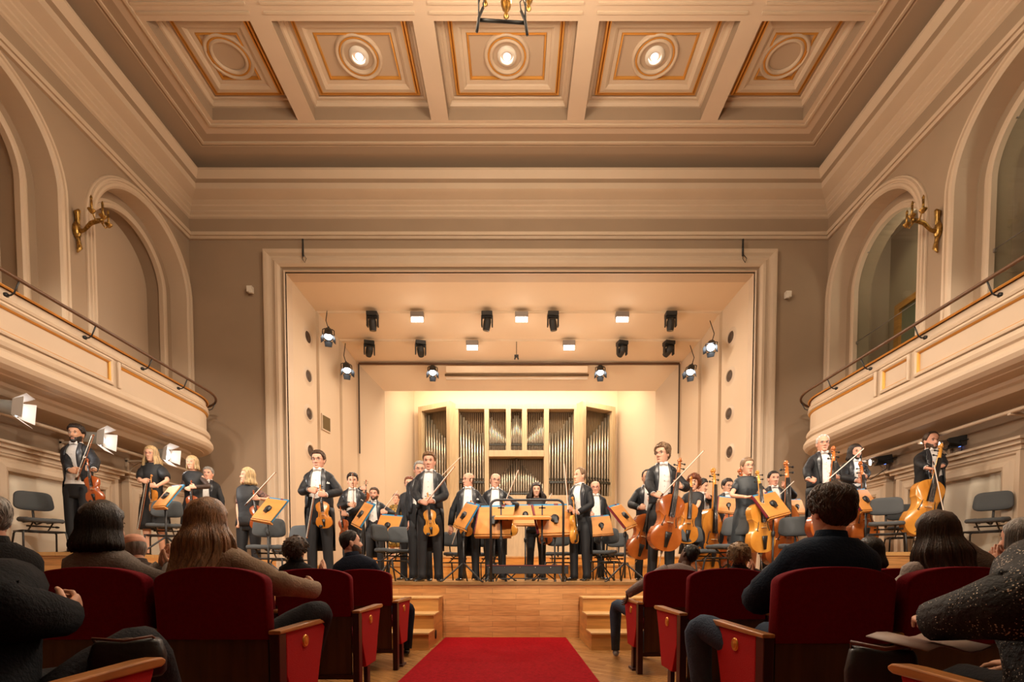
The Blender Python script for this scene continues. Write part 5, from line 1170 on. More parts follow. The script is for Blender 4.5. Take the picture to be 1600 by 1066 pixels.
    if beard:
        m = MB(); rs = []; A_ = [R(-95)+R(190)*j/36 for j in range(37)]
        for i in range(9):
            t = i/8; row = []
            for a in A_:
                zt_ = lerp(-.052, -.02, smooth(.5, 1.5, abs(a))); z = lerp(zt_, -.124, t); x, y = hsurf(a, z); e = math.sin(PI*min(1, max(0, t)))**.5*.006+.0005
                if abs(a) < .34 and t < .42 and t > .1: e = -.006
                n_ = V((x, y, 0)).normalized(); row.append(V((x, y, z))+n_*e*beard[1]-V((0, 0, .004*t)))
            rs.append(row)
        m.rings(rs, 0, False, closed=False, M=Mh); m.tube([(-.03, -.083, -.066), (-.014, -.098, -.056), (0, -.102, -.053), (.014, -.098, -.056), (.03, -.083, -.066)], [.0015, .003, .003, .003, .0015], 6, 0, Mh)
        m.build('beard', [hairm(beard[0])], rt)
    if glasses:
        m = MB()
        for sg in (-1, 1):
            m.tube([(sg*.033+.023*math.cos(a), -.103+.10*(abs(sg*.033+.023*math.cos(a))-.03)**2*9, .003+.016*math.sin(a)) for a in [2*PI*q/16 for q in range(17)]], .0019, 5, 0, Mh)
            m.tube([(sg*.056, -.096, .008), (sg*.075, -.07, .008), (sg*.080, .0, .006)], .0016, 5, 0, Mh)
        m.tube([(-.011, -.102, .006), (0, -.106, .009), (.011, -.102, .006)], .0016, 5, 0, Mh)
        m.build('eyeglasses', [mat('glasses '+glasses, {'dark': (.012, .01, .01), 'red': (.25, .03, .05), 'thin': (.12, .09, .07), 'blue': (.03, .04, .15)}[glasses], .3)], rt)
    # ------------------------------------------------ clothes
    def sleeves(mm, r0, r1, r2, frac=1.0, mi=0, wr=.05, puff=0):
        for sd, (Sh, E_, W2, d, p, pose) in A.items():
            k = .85 if fem else 1
            S0 = Sh-V((Sh.x*.25, 0, 0))+Mt.to_3x3() @ V((0, 0, -.025)); Sh = Sh-V((0, 0, .02))
            if frac >= 1: mm.tube(bend([S0, E_, W2+d*.004]), bendr(r0*k, r1*k, r2*k, wr, seed+ord(sd)), 14, mi)
            else:
                pts = bend([S0, E_, W2]); n_ = max(3, int(len(pts)*frac)); rr = bendr(r0*k, r1*k, r2*k, wr, seed)
                if puff: rr = [(a*(1+puff*math.sin(PI*min(1, (i+.5)/n_))), b*(1+puff*math.sin(PI*min(1, (i+.5)/n_)))) for i, (a, b) in enumerate(rr)]
                mm.tube(pts[:n_], rr[:n_], 14, mi)
            if frac >= 1: mm.ell(Sh-V((Sh.x*.16, 0, .018)), (.055*k, .058*k, .046*k), 14, 10, mi)
    def shoes():
        for (a, b, c), sg in zip(LG, (-1, 1)):
            m = MB(); ax = c.x; rs = []; oy = c.y; fz = c.z-.07
            for y, w_, h_ in ((.055, .020, .03), (.045, .032, .062), (.0, .036, .085), (-.05, .037, .072), (-.10, .043, .052), (-.155, .045, .040), (-.20, .036, .030), (-.225, .014, .018)):
                rs.append([V((ax+sg*max(0, -y)*.25+w_*math.copysign(abs(math.cos(q))**.8, math.cos(q)), oy+y, max(.002, h_*(.5+.5*math.sin(q)))+fz)) for q in [2*PI*j/14 for j in range(14)]])
            m.rings(rs, fixn=True) if False else m.rings(rs)
            m.build('shoe', [SHOE if out in ('tail', 'dress', 'blouse') else (col or {}).get('shoe', SHOE)], rt)
    def trousers(mt, zt_=.12, k=.955, hem=.058):
        m = MB()
        if seat:
            m.rings([[Mt @ v for v in tring(T, z, k, fat)] for z in (-.13, -.1, -.04, .04, .1)])
            for a, b, c in LG: m.tube(bend([a, b, c]), bendr(.100, .074, .052, .05, seed), 14)
        else:
            m.rings([tring(T, z, k*(.92 if z < -.1 else 1), fat) for z in (-.17, -.13, -.06, .0, .06, zt_)], M=Mt)
            for i, (a, b, c) in enumerate(LG):
                pts = [a+V((0, 0, .02)), a.lerp(b, .3), a.lerp(b, .7), b, b.lerp(c, .3), b.lerp(c, .65), c+V((0, 0, .04)), c+V((0, -.012, -.035))]
                m.tube(pts, [(.094, .100), (.090, .094), (.078, .082), (.068, .072), (.066, .069), (.062, .066), (.062, .068), (.066, .076)], 14, up=(0, -1, 0))
        m.build('trousers', [mt], rt)
    if out == 'tail':
        # shirt with collar and cuffs
        m = MB(); m.rings([[Mt @ v for v in tring(T, z, .945, fat)] for z in (.02, .1, .2, .3, .38, .44, .49, .52, .54, .565)], 0, False)
        m.rings([[Mt @ V((x_*math.sin(q), y_*-math.cos(q)+.002+yy, z)) for q in [2*PI*j/20 for j in range(20)]] for x_, y_, yy, z in ((.085, .078, 0, .50), (.066, .064, .002, .535), (.062, .060, .002, .57), (.061, .058, .0, .592), (.056, .053, 0, .592))], 0, False)
        for sg in (-1, 1): m.add([Mt @ V(p_) for p_ in ((sg*.004, -.063, .588), (sg*.036, -.060, .592), (sg*.030, -.074, .565))], [(0, 1, 2)], 0, False)
        for sd, (Sh, E_, W2, d, p, pose) in A.items():
            u = (W2-E_).normalized(); m.tube([W2-u*.04, W2+u*.0, W2+u*.014], [.036, .035, .034], 14, caps=False)
        for q in range(4): m.ell(Mt @ V((0, -tab(T, .2+.07*q)[1]*.945-fat*gs(.2+.07*q, .1, .16)-.002, .2+.07*q)), (.004, .003, .004), 6, 4, 1)
        m.build('dress_shirt', [SHIRT, EBONY], rt)
        m = MB(); 
        for z0, z1, a0, a1 in ((.02, .14, .0, .0),): 
            rs = []
            for i in range(7):
                z = lerp(.015, .19, i/6); am = R(62); ai = .0 if z < .11 else R(22)*smooth(.11, .19, z)
                rs.append([Mt @ v for v in tring(T, z, .965, fat, [lerp(-am, -ai, q/8) for q in range(9)])]+[Mt @ v for v in tring(T, z, .965, fat, [lerp(ai, am, q/8) for q in range(9)])])
            m.rings(rs, 0, False, closed=False)
        m.build('waistcoat', [SHIRT if vest == 'w' else TROUS], rt)
        if bown:
            m = MB(); Mb = Mt @ Matrix.Translation((0, -.070, .566))
            for sg in (-1, 1): m.rings([[V((sg*x, -.003+y*t_, z*hh)) for y, z in ((-.5, 0), (-.35, .9), (0, 1), (.35, .9), (.5, 0), (.35, -.9), (0, -1), (-.35, -.9))] for x, hh, t_ in ((.004, .008, .014), (.02, .016, .016), (.045, .024, .012), (.052, .022, .006))], M=Mb)
            m.ell((0, -.006, 0), (.008, .008, .011), 10, 6, 0, Mb); m.build('bow_tie', [SHIRT], rt)
        trousers(TROUS)
        # tailcoat
        m = MB(); n = 30
        gx = [(.04, .100), (.10, .090), (.25, .074), (.40, .066), (.50, .060), (.575, .048)]
        rs = []; zs = [.05, .09, .14, .20, .26, .32, .38, .42, .46, .49, .515, .535, .555, .575]
        for z in zs:
            w_ = tab(T, z)[0]+fat*.5*gs(z, .1, .16); a0 = math.asin(min(.93, tab(gx, z)[0]/w_)**1.1); rs.append([v for v in tring(T, z, 1.0, fat, [lerp(a0, 2*PI-a0, q/n) for q in range(n+1)], add=.006+.002*math.sin(z*40+seed))])
        m.rings(rs, 0, False, closed=False, M=Mt)
        rs = []
        for i in range(9):
            t = i/8; z = lerp(.055, -.52, t); a0 = R(lerp(50, 98, min(1, t*1.6))); zz = max(z, -.14); q_ = []
            for v in tring(T, zz, 1.0, fat, [lerp(a0, 2*PI-a0, k_/n) for k_ in range(n+1)], add=.010+.02*t):
                v.z = z; v.x *= 1-.12*t; v.y += .015*t; q_.append(v)
            rs.append(q_)
        m.rings(rs, 0, False, closed=False, M=Mt)
        sleeves(m, .061, .054, .046)
        cname = 'tailcoat'; co = m.build(cname, [TAIL], rt, solid=.004)
        if lapel:
            for sg in (-1, 1):
                m = MB(); rs = []
                for i in range(16):
                    t = i/15; z = lerp(.10, .578, t); w_ = tab(T, z)[0]+fat*.5*gs(z, .1, .16); a0 = math.asin(min(.93, tab(gx, z)[0]/w_)**1.1)
                    wd = tab([(0, .01), (.35, .045), (.72, .078), (.76, .05), (.8, .052), (1, .04)], t)[0]; da = wd/w_
                    rs.append([v if sg > 0 else V((-v.x, v.y, v.z)) for v in tring(T, z, 1.0, fat, [a0-.03+(da+.03)*q/4 for q in range(5)], add=.012+.004*(t > .1))])
                m.rings(rs, 0, False, closed=False, M=Mt); m.build('lapel', [SATIN], co, solid=.005)
            if square:
                m = MB(); b_ = tring(T, .365, 1.0, fat, [R(48)], add=.014)[0]; m.add([Mt @ (b_+V(q)) for q in ((-.022, -.006, 0), (.020, .01, .0), (.012, .006, .022), (.002, .0, .012), (-.008, -.004, .032))], [(0, 1, 2, 3, 4)], 0, False); m.build('pocket_square', [SHIRT], co)
        shoes()
    elif out in ('dress', 'blouse'):
        mt = (col or {}).get('top', BLKD); m = MB(); nk = (col or {}).get('neck', .53)
        zs = [.04, .10, .16, .22, .28, .33, .37, .41, .45, .475, .495, .51, nk]
        if out == 'dress': zs0 = [(-.50, 1.12, .03), (-.40, 1.1, .02), (-.28, 1.09, .012), (-.16, 1.06, .008), (-.06, 1.03, .006)]
        else: zs0 = [(-.10, 1.06, .008), (-.03, 1.04, .008)]
        rs = []
        for z, k_, ad in zs0:
            r = tring(T, max(z, -.14), k_, fat, None, 28, ad)
            for j, v in enumerate(r): v.z = z; f = 1+(.035*math.sin(j*2*PI/28*7+seed) if z < -.2 else 0); v.x *= f; v.y *= f
            rs.append(r)
        for z in zs: rs.append(tring(T, z, 1.01, fat, None, 28, .004))
        m.rings(rs, 0, False, M=Mt)
        if sleeve == 'long': sleeves(m, .052, .044, .036)
        elif sleeve == 'puff': sleeves(m, .060, .055, .045, .45, puff=.55)
        elif sleeve == 'short': sleeves(m, .060, .054, .045, .38)
        elif sleeve == 'lace': sleeves(m, .056, .050, .045, .42, mi=1)
        elif sleeve == 'sheer': sleeves(m, .052, .044, .038, 1.0, mi=1)
        m.build('dress' if out == 'dress' else 'blouse', [mt, (col or {}).get('sleeve', mt)], rt, solid=.003)
        if out == 'blouse': trousers(TROUS)
        shoes()
    elif out == 'sweater':
        mt = (col or {})['top']; m = MB(); tk = thick
        m.rings([[Mt @ (v+V((0, 0, 0))+v.normalized()*.006*noise.noise(v*14+V((seed, 0, 0)))) for v in tring(T, z, 1.04, fat, None, 40, .012+tk)] for z in (-.12, -.05, .02, .09, .16, .22, .28, .34, .39, .43, .46, .485, .505, .525, .545, .565)], 0, False)
        if collar: m.rings([[Mt @ V((r_*math.sin(q), -r_*.95*math.cos(q)+.004, z)) for q in [2*PI*j/24 for j in range(24)]] for r_, z in ((.085, .545), (.072, .575), (.066, .60), (.062, .602), (.060, .58))], 0, False)
        sleeves(m, .070+tk, .062+tk, .046+tk*.6, 1.0 if sleeve == 'long' else .42, wr=.09); m.build((col or {}).get('name', 'sweater'), [mt], rt, solid=.004)
        trousers((col or {}).get('legs', TROUS)); shoes()
    return {'root': rt, 'Mh': MW @ Mh, 'arms': A, 'MW': MW}
# ---------------------------------------------------------------- the orchestra
GM = 'musicians of the orchestra'
def mus(px, pt, Y, floor, label, fd=None, bw=None, lh=.72, hands=None, **kw):
    top = pix(px, pt, Y); h = (top.z-floor)/1.768*1.75
    if kw.get('fem'): h = (top.z-floor)/1.738*1.75
    arms = {}
    if fd: arms['L'] = (fd['at'](lh, .02), (-.85, -.15, .15), (.1, 1, 0), 'grip')
    if bw: arms['R'] = (bw['p']+bw['z']*.03, (.85, -.1, -.15), (-.1, 1, -.1), 'grip')
    elif fd: arms['R'] = (fd['at'](lh-.07, .02), (.85, -.1, -.1), (-.1, 1, 0), 'grip')
    for k_, v_ in (hands or {}).items():
        if v_ is None: arms.pop(k_, None); continue
        arms[k_] = v_
    kw.setdefault('seed', int(px)); kw.setdefault('group', GM)
    return person(label, top.x, Y, floor, h, arms=arms, **kw)
def hd(px, py, Y, d, p, pose='grip'): return (pix(px, py, Y), d, p, pose)
LD = (-.85, -.15, .1); RD = (.85, -.15, .1); FB = (0, 1, 0)
# left riser
Y = 6.5; f = fiddle('violin', 'red', (137, 717), (151, 787), Y-.30, 8, 'dark red violin held upright by the bearded violinist at the left end'); b = bow((121, 750), (181, 690), Y-.34, 'bow held by the bearded violinist at the left end', -1)
mus(120, 664, Y, ZR, 'bearded person in tailcoat and white waistcoat holding a violin at the left end', f, b, vest='w', hair=('quiff', 'dark'), tone='tan', beard=('dark', .35), head=(8, 0, 0), yaw=4, smile=.8)
Y = 7.7; f = fiddle('violin', 'amber', (237, 742), (242, 803), Y-.27, -25, 'amber violin held by the blonde with red glasses'); b = bow((231, 750), (217, 829), Y-.30, 'bow pointing down, held by the blonde with red glasses', 0)
mus(237, 697, Y, ZR, 'person with long blonde hair, red glasses and black puff-sleeved dress', f, b, out='dress', fem=1, sleeve='puff', hair=('long', 'blond'), glasses='red', head=(5, 4, 0), lean=(0, 0), smile=.8)
Y = 8.0; f = fiddle('violin', 'red', (299, 751), (302, 812), Y-.27, 10, 'violin whose scroll shows before the fair-haired woman in black')
mus(301, 712, Y, ZR, 'person with shoulder-length fair hair in a black top with sheer sleeves', f, None, lh=.84, out='dress', fem=1, sleeve='sheer', hair=('mid', 'blond'), smile=1, col=dict(sleeve=mat('sheer black sleeve', (.05, .028, .02), .6)))
mus(326, 730, 8.9, ZR, 'grey-haired person in tailcoat half hidden behind the fair-haired woman', hair=('short', 'grey'), head=(12, 0, 0), square=False, tone='pink')
Y = 7.5; f = fiddle('violin', 'red', (396, 766), (404, 828), Y-.26, 20, 'violin held by the smiling blonde with lace sleeves'); b = bow((384, 790), (432, 738), Y-.32, 'bow held by the smiling blonde with lace sleeves', 0)
mus(387, 731, Y, ZST, 'smiling person with wavy blonde bob and lace sleeves, looking left', f, b, out='blouse', fem=1, sleeve='lace', hair=('bobf', 'blond'), head=(-42, -3, 6), smile=1, fat=.02, lh=.80, hands={'R': hd(371, 826, Y-.1, (0, -.1, -1), (-1, 0, 0), 'fist')}, col=dict(sleeve=mat('patterned lace', (.25, .12, .09), .7, col2=(.012, .01, .012), vscale=45)))
Y = 6.9; f = fiddle('violin', 'amber', (500, 757), (508, 826), Y-.30, 8, 'amber violin hanging from the hands of the violinist with glasses'); b = bow((493, 764), (480, 842), Y-.33, 'bow pointing down, held by the violinist with glasses', 0)
mus(498, 704, Y, ZST, 'person in tailcoat with glasses and white pocket square, left of the music stands', f, b, lh=.78, hair=('short', 'brown'), glasses='dark', fat=.035, head=(0, 4, 0), smile=.9, tone='pink')
Y = 8.1; f = fiddle('violin', 'red', (532, 790), (541, 845), Y-.26, -15, 'dark violin held low by the young dark-haired player'); b = bow((553, 792), (571, 751), Y-.30, 'bow held by the young dark-haired player', -1)
mus(551, 740, Y, ZST, 'young dark-haired person in tailcoat behind the tilted music stand', f, b, hair=('quiff', 'dark'), head=(8, 2, 0), smile=.1, hands={'L': hd(536, 803, Y-.27, LD, FB)}, yaw=8)
Y = 9.2; f = fiddle('violin', 'red', (572, 750), (569, 798), Y-.25, 30, 'dark violin held up between two stands by the bearded player'); b = bow((595, 803), (621, 769), Y-.3, 'bow held by the bearded player behind the small music stand', 0)
mus(585, 762, Y, ZST, 'bearded person in tailcoat behind the small music stand', None, b, hair=('short', 'brown'), beard=('brown', .9), tone='pink', smile=.3, hands={'R': (f['at'](.72, .02), RD, FB, 'grip'), 'L': hd(597, 800, Y-.3, LD, FB)}, square=False)
Y = 9.9; mus(620, 775, Y, 1.0, 'person in gold patterned top raising one arm, far back between the stands', None, None, seat=True, pelvis=1.46-1.0, out='dress', fem=1, sleeve='short', hair=('tied', 'red'), hands={'L': hd(630, 783, Y-.15, (-.2, .3, .9), (-.9, 0, .2), 'hold')}, col=dict(top=mat('gold brocade', (.45, .25, .04), .4, metal=.4, col2=(.03, .02, .01), vscale=30))) if False else person('person in gold patterned top raising one arm, far back between the stands', pix(619, 775, Y).x, Y, 1.0, 1.42, out='dress', fem=1, sleeve='short', hair=('tied', 'red'), arms={'L': hd(630, 782, Y-.15, (-.2, .2, .9), (-.9, 0, .2), 'hold')}, col=dict(top=mat('gold brocade', (.45, .25, .04), .4, metal=.4, col2=(.03, .02, .01), vscale=30)), group=GM)
mus(640, 745, 8.3, ZST, 'reddish-haired person almost hidden behind the grey-haired violinist', out='blouse', fem=1, hair=('short', 'red'), head=(10, 0, 0), glasses='thin')
Y = 7.35; b = bow((680, 755), (706, 729), Y-.2, 'bow just behind the shoulder of the concertmaster', 0)
mus(656, 721, Y, ZST, 'grey-haired person with glasses behind the shoulder of the concertmaster', None, None, hair=('short', 'grey'), glasses='thin', head=(15, 0, 0), tone='pink', fat=.03, hands={'R': hd(641, 828, Y-.06, (0, -.15, -1), (-.6, .6, 0), 'relax')}, smile=.8)
Y = 6.92; f = fiddle('violin', 'golden', (668, 770), (675, 838), Y-.26, 5, 'golden violin held by the concertmaster at the platform edge'); b = bow((664, 788), (718, 739), Y-.31, 'bow held by the concertmaster', -1)
mus(671, 707, Y, ZST, 'concertmaster in tailcoat with short brown hair, nearest the platform edge', f, b, lh=.82, hair=('quiff', 'light'), head=(0, 3, 0), smile=.4, fat=.03, square=False, tone='pink')
Y = 7.7; f = fiddle('violin', 'amber', (736, 782), (727, 838), Y-.25, 10, 'violin held by the bald violinist with dark glasses'); b = bow((725, 800), (708, 848), Y-.3, 'bow pointing down, held by the bald violinist with dark glasses', 0)
mus(732, 738, Y, ZST, 'bald person in tailcoat with dark-rimmed glasses, looking left', f, None, lh=.86, hair=('bald', 'brown'), glasses='dark', head=(-50, 0, 0), fat=.09, tone='pink', hands={'R': hd(703, 832, Y-.05, (0, -.15, -1), (-.5, .7, 0), 'relax')}, smile=.3)
Y = 8.0; f = fiddle('violin', 'golden', (786, 780), (801, 838), Y-.26, -20, 'golden violin held by the bald smiling violinist'); b = bow((787, 792), (811, 734), Y-.3, 'bow held by the bald smiling violinist', 0)
mus(774, 739, Y, ZST, 'bald smiling person in tailcoat behind the podium rail', f, None, hair=('bald', 'dark'), glasses='thin', head=(14, 3, 6), fat=.04, tone='pink', hands={'L': hd(791, 784, Y-.3, (-.7, -.2, .5), FB), 'R': hd(757, 800, Y-.2, RD, FB, 'hold')}, smile=.9)
Y = 8.4; f = fiddle('viola', 'red', (842, 790), (854, 851), Y-.26, 15, 'viola hanging from the hand of the curly dark-haired woman'); b = bow((853, 790), (868, 762), Y-.2, 'bow held by the curly dark-haired woman', 1)
mus(838, 755, Y, ZST, 'person with long curly dark hair in black, at the middle of the platform', None, None, out='blouse', fem=1, hair=('curlylong', 'dark'), detail=200, head=(0, 2, 0), hands={'L': hd(846, 800, Y-.27, (-.8, -.1, -.2), FB), 'R': hd(850, 806, Y-.27, (.9, -.1, 0), FB)}, smile=0)
Y = 7.4; f = fiddle('viola', 'golden', (894, 777), (898, 850), Y-.30, 62, 'orange viola seen from the side, held by the violist'); b = bow((889, 801), (882, 723), Y-.36, 'bow standing upright in the hand of the violist', 0)
mus(907, 731, Y, ZST, 'person in tailcoat with receding fair hair turned left, holding a viola', f, b, yaw=-38, hair=('recede', 'sandy'), head=(-25, -2, 0), hands={'L': hd(897, 800, Y-.30, (-.7, -.5, .1), (-.3, 1, 0)), 'R': hd(889, 797, Y-.36, (-.5, -.6, .2), (-.6, .6, 0))}, smile=.2, square=False)
Y = 8.6; mus(930, 751, Y, ZST, 'bald person with glasses in tailcoat behind the violist', None, None, hair=('bald', 'brown'), glasses='red', tone='pink', hands={'R': hd(925, 805, Y-.25, RD, FB, 'hold')}, head=(-8, 5, 0), square=False)
# cellos and basses, right half
Y = 7.9; f = fiddle('cello', 'cello', (1019, 762), (994, 874), Y-.35, 10, 'reddish cello behind the tall cellist')
mus(1011, 734, Y, ZST, 'dark-haired person in tailcoat partly hidden behind the tall cellist', f, None, lh=.82, hair=('recede', 'dark'), head=(-5, 5, 0), hands={'R': hd(1006, 793, Y-.33, RD, FB)}, square=False)
Y = 6.92; f = fiddle('cello', 'cello', (1060, 721), (1034, 861), Y-.36, 8, 'chestnut cello held in front of the tall cellist with glasses'); b = bow((1033, 776), (1091, 710), Y-.50, 'bow held by the tall cellist', -1)
mus(1035, 694, Y, ZST, 'tall person in tailcoat with glasses and wavy brown hair holding a cello, looking left', f, b, hair=('wavy', 'sandy'), glasses='dark', head=(-48, 0, 0), hands={'L': hd(1055, 757, Y-.34, (-.8, -.2, .3), (.1, 1, 0)), 'R': hd(1030, 775, Y-.42, (.8, -.2, -.2), (-.1, 1, -.2), 'hold')}, smile=.4, square=False)
Y = 8.2; f = fiddle('cello', 'amber', (1078, 752), (1070, 850), Y-.30, 5, 'cello mostly hidden between the tall cellist and the red-haired woman')
mus(1084, 744, Y, ZST, 'person with curly red hair in black short-sleeved top', None, None, out='dress', fem=1, sleeve='short', hair=('curlymop', 'red'), head=(-12, 3, 4), yaw=-15, hands={'L': hd(1074, 803, Y-.35, (-.95, -.2, 0), (0, 0, -1), 'hold'), 'R': hd(1068, 800, Y-.3, (.5, -.6, 0), (0, 1, 0), 'hold')})
Y = 8.6; f = fiddle('double_bass', 'amber', (1110, 738), (1103, 892), 8.25, 25, 'orange double bass beside the red-haired woman')
mus(1096, 748, 8.85, ZST, 'person in tailcoat bowed behind the orange double bass', None, None, hair=('short', 'black'), yaw=30, head=(20, 14, 0), hands={'L': hd(1105, 775, 8.3, (-.6, -.6, .2), (0, 1, 0))}, square=False)
f = fiddle('double_bass', 'red', (1152, 738), (1147, 890), 8.3, 30, 'dark double bass behind the woman cellist')
mus(1136, 748, 8.8, ZST, 'dark-haired person with glasses in tailcoat left of the woman cellist', None, None, hair=('short', 'dark'), glasses='dark', head=(15, 8, 0), hands={'L': hd(1148, 775, 8.3, (-.6, -.6, .2), (0, 1, 0))}, square=False)
Y = 7.05; f = fiddle('cello', 'golden', (1181, 740), (1189, 864), Y-.38, 12, 'golden cello beside the woman cellist')
mus(1167, 715, Y, ZST, 'person with tied brown hair and dark short-sleeved dress beside a golden cello', None, None, out='dress', fem=1, sleeve='short', hair=('tied', 'sandy'), glasses='thin', head=(6, 3, -3), hands={'R': hd(1176, 778, Y-.36, (.9, -.3, .1), (0, .2, -1), 'hold'), 'L': hd(1187, 772, Y-.34, (-.6, -.4, .2), (0, 1, 0), 'hold')}, col=dict(top=mat('dark slate dress', (.022, .028, .034), .5, bump=.4, bscale=14)), smile=.3)
Y = 8.2; f = fiddle('double_bass', 'cello', (1225, 727), (1222, 888), Y-.4, 0, 'red double bass behind the large music stand')
mus(1208, 736, Y, ZST, 'dark-haired person in tailcoat beside the red double bass', None, None, hair=('crop', 'dark'), hands={'L': hd(1224, 758, Y-.4, (-.7, -.4, .4), (0, 1, 0))}, head=(-3, 2, 0), tone='pink', square=False); b = bow((1190, 800), (1241, 752), Y-.55, 'bow crossing in front of the red double bass', 0)
Y = 7.0; f = fiddle('cello', 'cello', (1299, 703), (1284, 846), Y-.37, 5, 'cello held by the white-haired cellist'); b = bow((1277, 764), (1350, 701), Y-.50, 'bow held by the white-haired cellist', -1)
mus(1285, 680, Y, ZR, 'white-haired person with glasses in tailcoat and white waistcoat holding a cello', f, b, vest='w', hair=('recede', 'white'), glasses='dark', head=(-14, -2, 0), fat=.07, tone='pink', hands={'L': hd(1301, 750, Y-.42, (-.8, -.2, .1), (.1, 1, 0)), 'R': hd(1270, 764, Y-.44, (.8, -.2, -.2), (0, 1, -.2), 'hold')}, smile=.5)
Y = 7.7; f = fiddle('cello', 'cello', (1342, 726), (1348, 852), Y-.36, 0, 'cello held by the long-haired bearded cellist')
mus(1335, 694, Y, ZR, 'person in tailcoat with dark chin-length hair and beard behind the riser music stand', f, None, lh=.86, hair=('mid', 'dark'), beard=('dark', .5), tone='pink', head=(3, 4, 0))
Y = 6.9; f = fiddle('cello', 'golden', (1467, 699), (1431, 838), Y-.38, -8, 'golden cello leaning before the cellist at the right end'); b = bow((1458, 722), (1475, 806), Y-.58, 'pale bow hanging in front of the golden cello at the right end', 0)
mus(1454, 675, Y, ZR, 'bearded person in tailcoat with folded hands over a cello at the right end', None, None, hair=('recede', 'brown'), beard=('brown', .45), tone='pink', head=(-3, 5, -2), hands={'R': hd(1458, 737, Y-.45, (.9, -.2, -.2), (0, .5, -1), 'hold'), 'L': hd(1466, 734, Y-.42, (-.9, -.2, -.2), (0, .5, -1), 'hold')}, fat=.04, smile=.1)
# ---------------------------------------------------------------- the audience
def cloth(name, c, **k): return mat(name, c, k.pop('rough', .9), bump=.6, bscale=90, var=.12, vscale=20, sheen=.1 if c[0] > .1 else 0, spec=.2, **k)
GA = 'listeners in the audience'
def aud(px, pt, Y, label, px0=None, **kw):
    top = pix(px, pt, Y); kw.setdefault('pelvis', .50); h = (top.z-kw['pelvis'])/.832*1.75
    if kw.get('h'): h = kw.pop('h')
    hx = top.x; bx = (px0-VPX)/FPX*Y if px0 else hx; 
    if px0: kw['lean'] = (kw.get('lean', (0, 0))[0], -math.degrees(math.asin(max(-.7, min(.7, (hx-bx)/.62)))))
    kw.setdefault('yaw', 180); kw.setdefault('out', 'sweater'); kw.setdefault('seat', True); kw.setdefault('group', GA); kw.setdefault('seed', int(px))
    return person(label, bx, Y, 0, h, **kw)
def clap(x, y, z, sp=.02): return {'L': ((x-sp, y, z), (.15, .35, 1), (1, 0, 0), 'flat'), 'R': ((x+sp, y, z), (-.15, .35, 1), (-1, 0, 0), 'flat')}
JEAN = cloth('blue jeans', (.05, .075, .12)); DKT = cloth('dark trousers', (.02, .02, .024))
def knees(x1, x2, y, yk, z=.52, fy=0): return [((x1, y, .48), (x1, yk, z), (x1, yk-.02+fy, .08)), ((x2, y, .48), (x2, yk, z), (x2, yk+fy, .08))]
# third row
aud(322, 768, 2.47, 'person with long light brown hair and beige sweater beside the left aisle', fem=1, hair=('longback', 'longbrown'), detail=900, col=dict(top=cloth('beige knit', (.28, .20, .14)), legs=DKT), thick=.012, px0=345, head=(-14, 6, 0), collar=False, arms={'L': 'down', 'R': ((-1.08, 2.66, .80), (-.5, .8, .3), (-.8, -.4, 0), 'relax')}, wlegs=[((-1.5, 2.42, .46), (-1.5, 2.88, .52), (-1.5, 2.86, .08)), ((-1.3, 2.42, .48), (-1.06, 2.72, .68), (-1.25, 3.0, .30))])
aud(157, 776, 2.45, 'person with dark brown bob and grey sweater, clapping in the third row', fem=1, hair=('bob', 'dark'), detail=900, col=dict(top=cloth('grey knit', (.17, .145, .13)), legs=DKT), thick=.008, head=(-20, 2, 0), collar=False, arms=clap(-1.80, 2.60, .955))
aud(-16, 772, 2.60, 'bespectacled person in profile, cut by the left edge of the picture', hair=('short', 'grey'), tone='pink', glasses='red', yaw=-115, head=(0, 2, 0), col=dict(top=cloth('black jacket', (.012, .011, .012)), name='jacket'), detail=100)
aud(1301, 756, 2.33, 'person with wavy dark brown hair and navy sweater, right of the aisle', hair=('wavy', 'brown'), detail=900, col=dict(top=cloth('navy knit', (.010, .020, .040)), legs=JEAN), thick=.018, px0=1285, tone='pink', head=(4, 4, 0), arms={'L': ((1.36, 2.68, .74), (.6, .6, .2), (.5, -.5, 0), 'relax'), 'R': 'down'}, wlegs=[((1.2, 2.38, .46), (.99, 2.72, .60), (1.02, 2.68, .10)), ((1.42, 2.4, .48), (1.42, 2.85, .54), (1.42, 2.85, .08))])
aud(1466, 790, 2.38, 'person with long dark brown hair and pale grey top, in the third row right', fem=1, hair=('longback', 'longdark'), detail=900, col=dict(top=cloth('pale grey top', (.36, .30, .27)), legs=DKT), head=(12, 4, 0), collar=False)
aud(1600, 800, 2.42, 'fair-haired person raising clapping hands at the right edge of the picture', fem=1, hair=('mid', 'grey'), detail=200, col=dict(top=cloth('brown top', (.08, .05, .035))), head=(20, 0, 0), arms=clap(2.36, 2.45, .95), tone='pink')
# second row
aud(224, 834, 3.6, 'bald person with glasses glimpsed between the two women of the third row', hair=('bald', 'grey'), glasses='blue', pelvis=.42, h=1.62, lean=(12, 0), head=(0, -6, 0), yaw=240, tone='pink', col=dict(top=cloth('brown jacket', (.05, .035, .03)), name='jacket'))
aud(1362, 833, 3.5, 'small person with black bobbed hair in the second row right', fem=1, hair=('bobf', 'black'), detail=300, col=dict(top=cloth('black top', (.014, .013, .014))), pelvis=.46)
